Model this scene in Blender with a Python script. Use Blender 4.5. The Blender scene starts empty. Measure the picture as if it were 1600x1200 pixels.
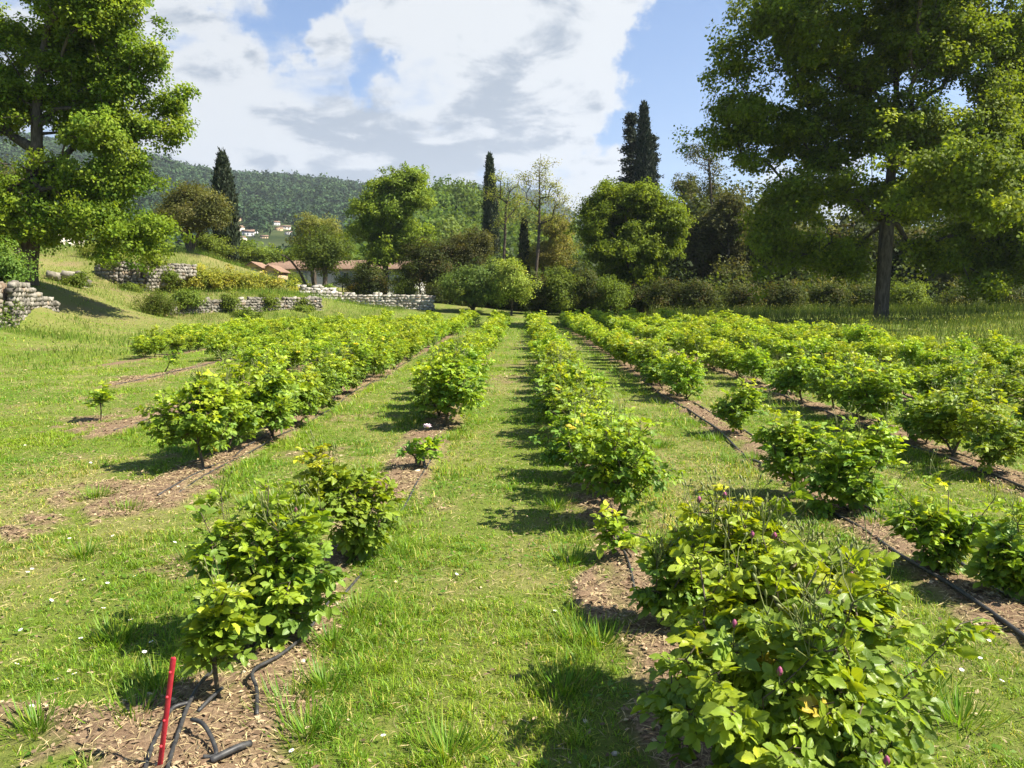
import bpy, math, random
import numpy as np
from mathutils import Vector, noise as mnoise, Matrix

R = math.radians
rng = np.random.default_rng(7)
sc = bpy.context.scene
col = sc.collection

# ------------------------------------------------------------------ camera
CAM_H = 1.6
F = 1202.0
cam_d = bpy.data.cameras.new('camera')
cam = bpy.data.objects.new('camera', cam_d)
col.objects.link(cam)
cam.location = (0, 0, CAM_H)
cam.rotation_euler = (R(90 - 6.5), 0, R(0.71))
cam_d.sensor_width = 36
cam_d.lens = F / 1600 * 36
cam_d.clip_start = 0.05
cam_d.clip_end = 20000
sc.camera = cam
CM = np.array(cam.rotation_euler.to_matrix())

# ------------------------------------------------------------------ sun, sky, exposure
SUN_EL, SUN_AZ = 49.0, 100.0
S = Vector((math.cos(R(SUN_EL)) * math.sin(R(SUN_AZ)), math.cos(R(SUN_EL)) * math.cos(R(SUN_AZ)), math.sin(R(SUN_EL))))
sun_d = bpy.data.lights.new('sun', 'SUN')
sun_d.energy = 5.0
sun_d.angle = R(0.5)
sun_d.color = (1.0, 0.93, 0.80)
sun = bpy.data.objects.new('sun', sun_d)
col.objects.link(sun)
sun.rotation_euler = S.to_track_quat('Z', 'Y').to_euler()
sun.location = (60, 20, 60)
sc.view_settings.view_transform = 'Standard'
sc.view_settings.look = 'None'
sc.view_settings.gamma = 1
sc.view_settings.exposure = 1.6
sc.render.film_transparent = False


def ray(px, py):
    return CM @ np.array([(px - 800) / F, -(py - 600) / F, -1.0])


def P(px, py, Y):
    r = ray(px, py)
    return np.array([0, 0, CAM_H]) + r * (Y / r[1])


def G(px, py, z=0.0):
    r = ray(px, py)
    return np.array([0, 0, CAM_H]) + r * ((z - CAM_H) / r[2])


def M(px, Y):
    """metres per photo pixel at forward distance Y"""
    return Y / F


class NT:
    def __init__(s, tree):
        s.t = tree
        tree.nodes.clear()

    def n(s, kind, **kw):
        nd = s.t.nodes.new(kind)
        ins = kw.pop('ins', {})
        for k, v in kw.items():
            setattr(nd, k, v)
        for k, v in ins.items():
            if hasattr(v, 'is_linked') or isinstance(v, bpy.types.NodeSocket):
                s.t.links.new(v, nd.inputs[k])
            else:
                nd.inputs[k].default_value = v
        return nd

    def math(s, op, a, b=0.0, c=0.0, clamp=False):
        nd = s.n('ShaderNodeMath', operation=op, use_clamp=clamp, ins={0: a, 1: b, 2: c})
        return nd.outputs[0]

    def mix(s, fac, a, b, mode='MIX'):
        nd = s.n('ShaderNodeMix', data_type='RGBA', blend_type=mode)
        for idx, v in ((0, fac), (6, a), (7, b)):
            if isinstance(v, bpy.types.NodeSocket):
                s.t.links.new(v, nd.inputs[idx])
            else:
                nd.inputs[idx].default_value = v if idx == 0 else (tuple(v) + (1,) if len(v) == 3 else v)
        return nd.outputs[2]

    def ramp(s, fac, stops, smooth=False):
        nd = s.n('ShaderNodeMapRange', interpolation_type='SMOOTHSTEP' if smooth else 'LINEAR', clamp=True,
                 ins={0: fac, 1: stops[0], 2: stops[1], 3: stops[2] if len(stops) > 2 else 0.0, 4: stops[3] if len(stops) > 3 else 1.0})
        return nd.outputs[0]


world = bpy.data.worlds.new('World')
sc.world = world
world.use_nodes = True
w = NT(world.node_tree)
SKY_STRENGTH = 0.05
sky = w.n('ShaderNodeTexSky', sky_type='NISHITA', sun_disc=False, sun_elevation=R(SUN_EL), sun_rotation=R(SUN_AZ),
          air_density=1.0, dust_density=0.6, ozone_density=2.0, altitude=300)
tc = w.n('ShaderNodeTexCoord')
dirv = tc.outputs['Generated']
sep = w.n('ShaderNodeSeparateXYZ', ins={0: dirv})
zc = w.math('MAXIMUM', sep.outputs[2], 0.0)
den = w.math('ADD', zc, 0.22)
cu = w.math('DIVIDE', sep.outputs[0], den)
cv = w.math('DIVIDE', sep.outputs[1], den)
cvec = w.n('ShaderNodeCombineXYZ', ins={0: cu, 1: cv, 2: zc}).outputs[0]
n1 = w.n('ShaderNodeTexNoise', ins={'Vector': cvec, 'Scale': 2.6, 'Detail': 12.0, 'Roughness': 0.56, 'Distortion': 0.25}).outputs[0]
off = w.n('ShaderNodeVectorMath', operation='ADD', ins={0: cvec, 1: (3.7, 9.1, 1.3)}).outputs[0]
n2 = w.n('ShaderNodeTexNoise', ins={'Vector': off, 'Scale': 4.2, 'Detail': 11.0, 'Roughness': 0.60, 'Distortion': 0.35}).outputs[0]
wa = w.n('ShaderNodeTexNoise', ins={'Vector': dirv, 'Scale': 7.0, 'Detail': 7.0, 'Roughness': 0.6}).outputs['Color']
wb = w.n('ShaderNodeVectorMath', operation='SUBTRACT', ins={0: wa, 1: (0.5, 0.5, 0.5)}).outputs[0]
wsc = w.n('ShaderNodeVectorMath', operation='SCALE', ins={0: wb, 'Scale': 0.42}).outputs[0]
wdir = w.n('ShaderNodeVectorMath', operation='NORMALIZE', ins={0: w.n('ShaderNodeVectorMath', operation='ADD', ins={0: dirv, 1: wsc}).outputs[0]}).outputs[0]
# where the bank of cloud lies and where the sky is open: (direction, angular radius, amount)
cover = [((640, 120), 30, 0.235), ((350, 60), 14, 0.10), ((900, 60), 13, 0.16), ((1065, 165), 8.0, -0.34), ((1120, 60), 6.5, -0.30),
         ((1040, 235), 5, -0.22), ((1090, 268), 4.5, 0.20), ((540, 130), 2.4, -0.15), ((395, 20), 4.2, -0.15), ((700, 272), 4, -0.10), ((440, 60), 2.5, -0.12),
         ((1350, 150), 10, 0.10), ((1500, 60), 9, -0.25), ((1210, 150), 7, -0.3), ((950, 170), 5, .15), ((40, 60), 9, 0.1)]
cov = w.math('ADD', w.math('MULTIPLY', n1, 1.35), -0.175)
for (pp, rad, amt) in cover:
    v = Vector(ray(*pp)).normalized()
    dt = w.n('ShaderNodeVectorMath', operation='DOT_PRODUCT', ins={0: wdir, 1: tuple(v)}).outputs['Value']
    f = w.ramp(dt, (math.cos(R(rad * 1.15)), math.cos(R(rad * 0.25)), 0.0, amt), True)
    cov = w.math('ADD', cov, f)
mask = w.ramp(cov, (0.50, 0.76), True)
# bright tops and grey undersides: thick cloud is greyer, with its own lighter and darker parts
shade = w.math('SUBTRACT', w.math('SUBTRACT', w.math('MULTIPLY', n2, 3.0), 0.78), w.ramp(cov, (0.6, 1.1, -0.12, 0.38)))
for (pp, rad, amt) in [((300, 110), 11, 0.30), ((880, 60), 13, 0.24), ((560, 255), 4, 0.16), ((420, 240), 10, -0.20), ((720, 265), 9, -0.30),
                       ((640, 210), 8, -0.12), ((480, 250), 3, .1), ((920, 190), 8, 0.12), ((1070, 270), 5, 0.35), ((600, 60), 9, .06), ((260, 240), 6, .1)]:
    v = Vector(ray(*pp)).normalized()
    dt = w.n('ShaderNodeVectorMath', operation='DOT_PRODUCT', ins={0: wdir, 1: tuple(v)}).outputs['Value']
    f = w.ramp(dt, (math.cos(R(rad * 1.2)), 1.0, 0.0, amt), True)
    shade = w.math('ADD', shade, f)
shade = w.ramp(shade, (0.26, 0.74), True)
CB = 1.0 / SKY_STRENGTH
cloudc = w.mix(shade, (0.092 * CB, 0.112 * CB, 0.140 * CB), (0.262 * CB, 0.268 * CB, 0.272 * CB))
skyc = w.mix(1.0, sky.outputs[0], (0.30, 0.70, 1.06), 'MULTIPLY')
final = w.mix(mask, skyc, cloudc)
bg = w.n('ShaderNodeBackground', ins={0: final, 1: SKY_STRENGTH})
wo = w.n('ShaderNodeOutputWorld', ins={0: bg.outputs[0]})


# ------------------------------------------------------------------ numpy helpers
def _hash(ix, iy, seed):
    h = (ix.astype(np.int64) * 374761393 + iy.astype(np.int64) * 668265263 + seed * 1442695041) & 0xFFFFFFFF
    h = ((h ^ (h >> 13)) * 1274126177) & 0xFFFFFFFF
    h = h ^ (h >> 16)
    return (h & 0xFFFF) / 65535.0


def vnoise(x, y, seed=0):
    x = np.asarray(x, float)
    y = np.asarray(y, float)
    ix, iy = np.floor(x), np.floor(y)
    fx, fy = x - ix, y - iy
    fx = fx * fx * (3 - 2 * fx)
    fy = fy * fy * (3 - 2 * fy)
    a, b = _hash(ix, iy, seed), _hash(ix + 1, iy, seed)
    c, d = _hash(ix, iy + 1, seed), _hash(ix + 1, iy + 1, seed)
    return (a * (1 - fx) + b * fx) * (1 - fy) + (c * (1 - fx) + d * fx) * fy


def fbm(x, y, seed=0, oct=4):
    s, a, t = 0.0, 0.5, 0.0
    for o in range(oct):
        s = s + a * vnoise(x * 2 ** o + o * 17.3, y * 2 ** o - o * 9.7, seed + o)
        t += a
        a *= 0.5
    return s / t


def sstep(a, b, x):
    t = np.clip((x - a) / (b - a), 0, 1)
    return t * t * (3 - 2 * t)


def unit(v):
    return v / np.maximum(np.linalg.norm(v, axis=-1, keepdims=True), 1e-9)


def rot_z(v, a):
    c, s = math.cos(a), math.sin(a)
    return np.stack([v[..., 0] * c - v[..., 1] * s, v[..., 0] * s + v[..., 1] * c, v[..., 2]], -1)


def build(name, verts, faces, mat, parent=None, color=None, uv=None, smooth=False, loc=None, matidx=None):
    """verts (N,3); faces: (M,k) array or list of such arrays; color (N,3) per vertex"""
    verts = np.asarray(verts, np.float32).reshape(-1, 3)
    if not isinstance(faces, (list, tuple)):
        faces = [faces]
    faces = [np.asarray(f, np.int32) for f in faces if len(f)]
    me = bpy.data.meshes.new(name)
    me.vertices.add(len(verts))
    me.vertices.foreach_set('co', verts.ravel())
    loops = np.concatenate([f.ravel() for f in faces])
    tot = np.concatenate([np.full(len(f), f.shape[1], np.int32) for f in faces])
    st = np.concatenate([[0], np.cumsum(tot)[:-1]]).astype(np.int32)
    me.loops.add(len(loops))
    me.loops.foreach_set('vertex_index', loops)
    me.polygons.add(len(tot))
    me.polygons.foreach_set('loop_start', st)
    me.polygons.foreach_set('loop_total', tot)
    if smooth:
        me.polygons.foreach_set('use_smooth', np.ones(len(tot), bool))
    mats = mat if isinstance(mat, (list, tuple)) else [mat]
    for m in mats:
        me.materials.append(m)
    if matidx is not None:
        me.polygons.foreach_set('material_index', np.asarray(matidx, np.int32))
    if color is not None:
        a = me.color_attributes.new('Col', 'FLOAT_COLOR', 'POINT')
        c4 = np.ones((len(verts), 4), np.float32)
        c4[:, :3] = color
        a.data.foreach_set('color', c4.ravel())
    if uv is not None:
        u = me.uv_layers.new(name='UVMap')
        u.data.foreach_set('uv', np.asarray(uv, np.float32)[loops].ravel())
    me.update(calc_edges=True)
    me.validate()
    o = bpy.data.objects.new(name, me)
    col.objects.link(o)
    if parent is not None:
        o.parent = parent
    if loc is not None:
        o.location = loc
    return o


def tag(o, label=None, cat=None, group=None, kind=None):
    if label:
        o['label'] = label
    if cat:
        o['category'] = cat
    if group:
        o['group'] = group
    if kind:
        o['kind'] = kind
    return o


def thing(name, label, cat, loc=(0, 0, 0), group=None):
    o = bpy.data.objects.new(name, None)
    col.objects.link(o)
    o.location = tuple(float(v) for v in loc)
    o.empty_display_size = 0.2
    return tag(o, label, cat, group)


def kites(pos, axis, nrm, length, width, fold=0.15):
    """N leaf quads -> verts (N*4,3), faces (N,4)"""
    N = len(pos)
    axis = unit(axis)
    side = unit(np.cross(nrm, axis))
    n2 = np.cross(axis, side)
    L = np.broadcast_to(np.asarray(length, float), (N,))[:, None]
    W = np.broadcast_to(np.asarray(width, float), (N,))[:, None]
    v = np.empty((N, 4, 3))
    v[:, 0] = pos
    v[:, 1] = pos + axis * L * .45 + side * W * .5 + n2 * L * fold
    v[:, 2] = pos + axis * L - n2 * L * .08
    v[:, 3] = pos + axis * L * .45 - side * W * .5 + n2 * L * fold
    f = np.arange(N * 4).reshape(N, 4)
    return v.reshape(-1, 3), f


def tubes(A, B, ra, rb, sides=5):
    """frustums between point arrays"""
    N = len(A)
    d = unit(B - A)
    ref = np.where(np.abs(d[:, 2:3]) > 0.9, np.array([[1.0, 0, 0]]), np.array([[0, 0, 1.0]]))
    u = unit(np.cross(d, ref))
    v = np.cross(d, u)
    ang = np.arange(sides) * 2 * math.pi / sides
    ring = np.cos(ang)[None, :, None] * u[:, None] + np.sin(ang)[None, :, None] * v[:, None]
    V = np.concatenate([A[:, None] + ring * ra[:, None, None], B[:, None] + ring * rb[:, None, None]], 1)
    i = np.arange(sides)
    j = (i + 1) % sides
    q = np.stack([i, j, j + sides, i + sides], 1)
    Fc = (q[None] + (np.arange(N) * sides * 2)[:, None, None]).reshape(-1, 4)
    return V.reshape(-1, 3), Fc


def sweep(pts, radii, sides=8, caps=True):
    """one smooth tube along a polyline"""
    pts = np.asarray(pts, float)
    n = len(pts)
    radii = np.broadcast_to(np.asarray(radii, float), (n,))
    tan = np.gradient(pts, axis=0)
    tan = unit(tan)
    u = np.cross(tan[0], [0, 0, 1.0])
    if np.linalg.norm(u) < 1e-3:
        u = np.array([1.0, 0, 0])
    u = u / np.linalg.norm(u)
    V = []
    ang = np.arange(sides) * 2 * math.pi / sides
    for k in range(n):
        u = u - tan[k] * np.dot(u, tan[k])
        u = u / np.linalg.norm(u)
        v = np.cross(tan[k], u)
        V.append(pts[k] + radii[k] * (np.cos(ang)[:, None] * u + np.sin(ang)[:, None] * v))
    V = np.concatenate(V)
    i = np.arange(sides)
    j = (i + 1) % sides
    Fq = np.concatenate([np.stack([k * sides + i, k * sides + j, (k + 1) * sides + j, (k + 1) * sides + i], 1) for k in range(n - 1)])
    fs = [Fq]
    if caps:
        fs.append(np.array([i[::-1], (n - 1) * sides + i]))
    return V, fs


def catmull(pts, per=6):
    pts = np.asarray(pts, float)
    p = np.concatenate([2 * pts[:1] - pts[1:2], pts, 2 * pts[-1:] - pts[-2:-1]])
    out = []
    for k in range(1, len(p) - 2):
        for t in np.linspace(0, 1, per, endpoint=False):
            a, b, c, d = p[k - 1], p[k], p[k + 1], p[k + 2]
            out.append(0.5 * (2 * b + (c - a) * t + (2 * a - 5 * b + 4 * c - d) * t * t + (3 * b - a - 3 * c + d) * t ** 3))
    out.append(pts[-1])
    return np.array(out)


class Acc:
    """gathers pieces into ONE mesh"""
    def __init__(s):
        s.v, s.f, s.c, s.n = [], {}, [], 0

    def add(s, v, f, c=None):
        v = np.asarray(v, float).reshape(-1, 3)
        if not isinstance(f, (list, tuple)):
            f = [f]
        for q in f:
            q = np.asarray(q)
            s.f.setdefault(q.shape[1], []).append(q + s.n)
        s.v.append(v)
        if c is not None:
            s.c.append(np.broadcast_to(np.asarray(c, float), (len(v), 3)))
        s.n += len(v)

    def box(s, lo, hi, c=None, M4=None):
        lo, hi = np.array(lo, float), np.array(hi, float)
        v = np.array([[x, y, z] for z in (lo[2], hi[2]) for y in (lo[1], hi[1]) for x in (lo[0], hi[0])])
        f = np.array([[0, 2, 3, 1], [4, 5, 7, 6], [0, 1, 5, 4], [2, 6, 7, 3], [0, 4, 6, 2], [1, 3, 7, 5]])
        s.add(v, f, c)

    def make(s, name, mat, parent=None, smooth=False, loc=None):
        if not s.v:
            return None
        return build(name, np.concatenate(s.v), [np.concatenate(q) for q in s.f.values()], mat, parent,
                     np.concatenate(s.c) if s.c else None, smooth=smooth, loc=loc)


def pick(pal, N, r, jit=0.15):
    """random colours from a palette [(weight, (r,g,b))]"""
    wts = np.array([p[0] for p in pal], float)
    cols = np.array([p[1] for p in pal], float)
    idx = r.choice(len(pal), N, p=wts / wts.sum())
    idx2 = r.choice(len(pal), N, p=wts / wts.sum())
    t = r.random((N, 1)) * 0.5
    c = cols[idx] * (1 - t) + cols[idx2] * t
    return c * (1 + jit * r.standard_normal((N, 1))).clip(0.5, 1.6)


# ------------------------------------------------------------------ materials
def leaf_mat(name, rough=0.42, spec=0.35, trans=0.38, tcol=(1.25, 1.15, 0.55), veins=False, gain=(1.4, 1.35, 0.9)):
    m = bpy.data.materials.new(name)
    m.use_nodes = True
    t = NT(m.node_tree)
    att = t.mix(1.0, t.n('ShaderNodeAttribute', attribute_name='Col').outputs['Color'], gain, 'MULTIPLY')
    info = t.n('ShaderNodeObjectInfo')
    hsv = t.n('ShaderNodeHueSaturation', ins={'Hue': t.ramp(info.outputs['Random'], (0, 1, 0.49, 0.51)), 'Saturation': 1.0,
                                              'Value': t.ramp(info.outputs['Random'], (0, 1, 0.88, 1.12)), 'Color': att})
    c = hsv.outputs[0]
    geo = t.n('ShaderNodeNewGeometry')
    # leaf undersides are paler and duller than the upper faces
    c_back = t.mix(1.0, c, (1.05, 1.05, 1.25), 'MULTIPLY')
    nrm = None
    if veins:
        uvn = t.n('ShaderNodeUVMap', uv_map='UVMap')
        su = t.n('ShaderNodeSeparateXYZ', ins={0: uvn.outputs[0]})
        av = t.math('ABSOLUTE', su.outputs[1])
        mid = t.ramp(av, (0.0, 0.07, 1.0, 0.0), True)
        ph = t.math('SUBTRACT', t.math('MULTIPLY', su.outputs[0], 9.0), t.math('MULTIPLY', av, 3.2))
        fr = t.math('ABSOLUTE', t.math('SUBTRACT', t.math('FRACT', ph), 0.5))
        sv = t.ramp(fr, (0.0, 0.11, 1.0, 0.0), True)
        vein = t.math('MAXIMUM', mid, t.math('MULTIPLY', sv, 0.5))
        c = t.mix(t.math('MULTIPLY', vein, 0.45), c, t.mix(1.0, c, (1.7, 1.5, 1.6), 'MULTIPLY'))
        bmp = t.n('ShaderNodeBump', ins={'Strength': 0.5, 'Distance': 0.002, 'Height': t.math('MULTIPLY', vein, -1.0)})
        nrm = bmp.outputs[0]
    c2 = t.mix(geo.outputs['Backfacing'], c, c_back)
    pr = t.n('ShaderNodeBsdfPrincipled', ins={'Base Color': c2, 'Roughness': rough, 'Specular IOR Level': spec})
    tr = t.n('ShaderNodeBsdfTranslucent', ins={'Color': t.mix(1.0, c, tcol, 'MULTIPLY')})
    if nrm is not None:
        t.t.links.new(nrm, pr.inputs['Normal'])
    mx = t.n('ShaderNodeMixShader', ins={0: trans, 1: pr.outputs[0], 2: tr.outputs[0]})
    t.n('ShaderNodeOutputMaterial', ins={0: mx.outputs[0]})
    return m


def col_mat(name, rough=0.85, spec=0.2, noise_scale=30.0, amt=0.35, bump=0.3, dist=0.01, obj=True):
    """diffuse from the mesh's own colours, broken up by noise"""
    m = bpy.data.materials.new(name)
    m.use_nodes = True
    t = NT(m.node_tree)
    att = t.n('ShaderNodeAttribute', attribute_name='Col').outputs['Color']
    tcn = t.n('ShaderNodeTexCoord').outputs['Object']
    nz = t.n('ShaderNodeTexNoise', ins={'Vector': tcn, 'Scale': noise_scale, 'Detail': 6.0, 'Roughness': 0.6}).outputs[0]
    k = t.ramp(nz, (0.25, 0.75, 1 - amt, 1 + amt))
    kc = t.n('ShaderNodeCombineXYZ', ins={0: k, 1: k, 2: k}).outputs[0]
    c = t.mix(1.0, att, kc, 'MULTIPLY')
    bmp = t.n('ShaderNodeBump', ins={'Strength': bump, 'Distance': dist, 'Height': nz})
    pr = t.n('ShaderNodeBsdfPrincipled', ins={'Base Color': c, 'Roughness': rough, 'Specular IOR Level': spec, 'Normal': bmp.outputs[0]})
    t.n('ShaderNodeOutputMaterial', ins={0: pr.outputs[0]})
    return m


def plain_mat(name, c1, c2, rough=0.7, scale=20.0, spec=0.3, bump=0.2, dist=0.005, stretch=(1, 1, 1), metallic=0.0):
    m = bpy.data.materials.new(name)
    m.use_nodes = True
    t = NT(m.node_tree)
    tcn = t.n('ShaderNodeTexCoord').outputs['Object']
    mp = t.n('ShaderNodeMapping', ins={0: tcn, 3: stretch}).outputs[0]
    nz = t.n('ShaderNodeTexNoise', ins={'Vector': mp, 'Scale': scale, 'Detail': 7.0, 'Roughness': 0.62}).outputs[0]
    c = t.mix(t.ramp(nz, (0.35, 0.65)), c1, c2)
    bmp = t.n('ShaderNodeBump', ins={'Strength': bump, 'Distance': dist, 'Height': nz})
    pr = t.n('ShaderNodeBsdfPrincipled', ins={'Base Color': c, 'Roughness': rough, 'Specular IOR Level': spec, 'Normal': bmp.outputs[0], 'Metallic': metallic})
    t.n('ShaderNodeOutputMaterial', ins={0: pr.outputs[0]})
    return m


M_LEAF = leaf_mat('tree_leaf', rough=0.6, spec=0.18, trans=0.48, gain=(1.65, 1.52, 0.9))
M_ROSE = leaf_mat('rose_leaf', rough=0.40, spec=0.35, trans=0.42, tcol=(1.3, 1.2, 0.4), veins=True, gain=(1.95, 1.78, 1.0))
M_ROSEF = leaf_mat('rose_leaf_far', rough=0.45, spec=0.3, trans=0.42, tcol=(1.3, 1.2, 0.4), gain=(2.0, 1.82, 0.95))
M_NEEDLE = leaf_mat('conifer_spray', rough=0.7, spec=0.2, trans=0.10, gain=(1, 1, 1))
M_GRASS = leaf_mat('grass_blade', rough=0.45, spec=0.25, trans=0.40, tcol=(1.25, 1.2, 0.5), gain=(1.36, 1.42, 0.70))
M_FOREST = leaf_mat('forest_leaf', rough=0.8, spec=0.1, trans=0.15, gain=(0.95, 0.95, 1.0))
M_BARK = plain_mat('bark', (0.045, 0.035, 0.026), (0.13, 0.105, 0.08), 0.9, 9.0, 0.1, 0.9, 0.05, (1, 1, 0.25))
M_TWIG = plain_mat('rose_cane', (0.055, 0.045, 0.03), (0.13, 0.10, 0.06), 0.7, 60.0, 0.25, 0.4, 0.003)
M_GREENSTEM = plain_mat('green_stem', (0.12, 0.16, 0.04), (0.2, 0.2, 0.07), 0.5, 60.0, 0.3, 0.2, 0.001)
M_STONE = col_mat('limestone', 0.9, 0.15, 7.0, 0.45, 0.8, 0.04)
M_LITTER = col_mat('dry_litter', 0.9, 0.1, 60.0, 0.2, 0.1, 0.002)
M_HOSE = plain_mat('black_pipe', (0.018, 0.018, 0.02), (0.06, 0.058, 0.055), 0.5, 35.0, 0.4, 0.15, 0.002)
M_RED = plain_mat('red_paint', (0.36, 0.012, 0.024), (0.52, 0.04, 0.05), 0.55, 25.0, 0.45, 0.15, 0.002)
M_PINK = plain_mat('pink_petal', (0.20, 0.035, 0.085), (0.34, 0.09, 0.17), 0.5, 80.0, 0.3, 0.2, 0.002)
M_PALE = plain_mat('pale_petal', (0.80, 0.62, 0.68), (0.86, 0.76, 0.78), 0.5, 60.0, 0.3, 0.2, 0.002)
M_WHITE = plain_mat('white_petal', (0.78, 0.78, 0.76), (0.85, 0.85, 0.83), 0.6, 80.0, 0.2, 0.1, 0.001)
M_YELLOW = plain_mat('yellow_disc', (0.6, 0.4, 0.03), (0.7, 0.5, 0.05), 0.7, 200.0, 0.2, 0.2, 0.001)
M_RENDER = plain_mat('white_render', (0.44, 0.43, 0.41), (0.54, 0.53, 0.51), 0.9, 1.2, 0.1, 0.2, 0.01)
M_TILE = plain_mat('terracotta_tile', (0.17, 0.105, 0.075), (0.27, 0.185, 0.135), 0.85, 6.0, 0.1, 0.5, 0.03, (1, 1, 1))
M_OCHRE = plain_mat('ochre_wall', (0.36, 0.26, 0.15), (0.46, 0.35, 0.22), 0.9, 2.0, 0.1, 0.2, 0.01)
M_GLASS = plain_mat('window_glass', (0.02, 0.025, 0.03), (0.05, 0.06, 0.07), 0.12, 1.0, 0.6, 0.0, 0.001)
M_SHUT = plain_mat('shutter', (0.20, 0.24, 0.26), (0.28, 0.32, 0.34), 0.6, 8.0, 0.3, 0.1, 0.002)

# ------------------------------------------------------------------ terrain
ROWS = {  # lateral position, first bush, last bush, start of the bed
    'l1': (-1.07, 9.3, 46.0, 1.2), 'l2': (-2.95, 6.95, 46.0, 5.9), 'l3': (-4.95, 14.6, 45.0, 8.6), 'l4': (-7.45, 19.0, 44.0, 13.6),
    'l5': (-9.7, 19.6, 41.0, 18.0), 'l6': (-11.7, 25.5, 38.0, 25.0),
    'r1': (0.66, 5.25, 46.0, 1.2), 'r2': (2.45, 12.2, 46.0, 1.2), 'r3': (4.3, 6.8, 46.0, 3.0), 'r4': (6.1, 7.4, 46.0, 6.0),
    'r5': (7.9, 9.8, 44.0, 8.0), 'r6': (9.75, 13.2, 40.0, 12.0)}

_cp = []
for x in (-14, -9, -4, 0, 4, 9, 14):
    for y in (-6, 2, 10, 18, 26, 34):
        if x == -14 and y > 18:
            continue
        _cp.append((x, y, 0.0))
for x, y, z in ((20, 0, 0), (20, 14, 0), (18, 26, .05), (-18, 2, 0), (-17, 12, 0.05), (-13, 24, .05), (-40, 0, 1.0), (40, 0, 0.2), (-5, 45, .05), (0, 50, .05), (6, 48, .05),
                (13, 44, .15), (30, 40, .5), (45, 50, .8), (10, 60, .2), (25, 64, .5), (0, 70, .3)):
    _cp.append((x, y, z))
for px, py, Y in ((60, 492, 30), (0, 513, 26), (-60, 510, 22), (110, 452, 38), (45, 437, 34), (0, 440, 31), (200, 470, 40), (230, 492, 40), (300, 491, 41.3), (400, 489, 44.3),
                  (500, 486, 47.3), (300, 467, 42.7), (400, 465, 45.7), (500, 463, 48.7), (250, 457, 48), (330, 457, 50), (440, 458, 53), (190, 449, 45),
                  (250, 402, 58), (300, 392, 62), (355, 415, 68), (190, 412, 47.5), (420, 432, 72), (545, 450, 82), (130, 385, 60), (0, 390, 60), (530, 484, 57.4), (680, 486, 57.4),
                  (530, 470, 61), (680, 473, 61), (600, 470, 75), (90, 490, 33), (150, 470, 36), (60, 470, 32), (20, 440, 29), (-40, 440, 27)):
    _cp.append(tuple(P(px, py, Y)))
for x, y, z in ((-300, 0, 12), (-300, 300, 15), (0, 300, 2), (300, 300, 3), (300, 0, 2), (0, -300, 0), (-100, 100, 7), (100, 100, 1.5), (0, 110, 1.0), (-40, 120, 3)):
    _cp.append((x, y, z))
_cp = np.array(_cp)
_D = np.hypot(_cp[:, None, 0] - _cp[None, :, 0], _cp[:, None, 1] - _cp[None, :, 1])
_w = np.linalg.solve(_D + np.eye(len(_cp)) * 0.05, _cp[:, 2])


def zbase(x, y):
    x = np.asarray(x, float)
    y = np.asarray(y, float)
    z = np.zeros(np.broadcast(x, y).shape)
    for (cx, cy, _), wt in zip(_cp, _w):
        z = z + wt * np.sqrt((x - cx) ** 2 + (y - cy) ** 2 + 0.25)
    far = sstep(250, 600, np.hypot(x, y))
    return np.where(far > 0, z * (1 - far) + 2.0 * far, z)


_z0 = float(zbase(0.0, 8.0))


def soil_mask(x, y):
    """1 on bare earth: the planted strips and a few worn patches"""
    nz = fbm(x * 2.3, y * 1.6, 3, 4) - 0.5
    nf = fbm(x * 9, y * 9, 13, 3) - 0.5
    m = np.zeros(np.broadcast(x, y).shape)
    for xr, ya, yb, y0 in ROWS.values():
        half = 0.17 + 0.30 * nz + 0.36 * nf
        d = np.abs(x - xr - 0.05 * np.sin(y * 0.9))
        half = half * (1 - 0.30 * sstep(7, 4, y))
        s = sstep(half + 0.10, half - 0.08, d) * sstep(y0 - 0.5, y0 + 0.1, y + nz) * sstep(yb + 1.5, yb + .5, y)
        m = np.maximum(m, s)
    for (cx, cy, rx, ry) in [tuple(G(195, 785)[:2]) + (0.55, 0.75), tuple(G(150, 662)[:2]) + (0.55, 0.6), tuple(G(230, 590)[:2]) + (.6, .6), tuple(G(230, 1150)[:2]) + (0.75, .42),
                             tuple(G(1130, 1130)[:2]) + (.5, .5), tuple(G(935, 930)[:2]) + (.12, .35)]:
        q = np.hypot((x - cx) / rx, (y - cy) / ry) + 2.2 * nz + 1.3 * nf
        m = np.maximum(m, sstep(1.0, 0.6, q))
    # dry bare bank on the left under the oak and scattered worn spots
    bank = sstep(-15, -19, x) * sstep(24, 30, y) * sstep(60, 50, y)
    m = np.maximum(m, bank * sstep(0.10, 0.28, nz + 0.10) * 0.55)
    sp = fbm(x * 0.9 + 31, y * 0.9, 23, 3)
    m = np.maximum(m, 0.5 * sstep(0.66, 0.78, sp + 0.35 * nf) * sstep(60, 20, y))
    return np.clip(m, 0, 1)


def dry_mask(x, y):
    a = fbm(x * 0.7 + 5, y * 0.45 + 2, 41, 4)
    b = fbm(x * 3.1, y * 3.1, 43, 3)
    k = 0.8 * sstep(0.47, 0.72, a * 0.62 + b * 0.38)
    bank = sstep(-14, -18, x) * sstep(26, 32, y)
    return np.clip(k + 0.45 * bank + 0.35 * sstep(1.2, -.4, np.abs(x + .1)) * sstep(9, 3, y) * b, 0, 1)


def ground_z(x, y):
    x = np.asarray(x, float)
    y = np.asarray(y, float)
    z = zbase(x, y) - _z0 * sstep(60, 20, np.hypot(x, y))
    near = sstep(30, 12, np.hypot(x, y - 4))
    z = z + near * (0.035 * (fbm(x * 1.3, y * 1.3, 51, 3) - 0.5) + 0.018 * (fbm(x * 7, y * 7, 52, 3) - 0.5))
    return z


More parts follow.
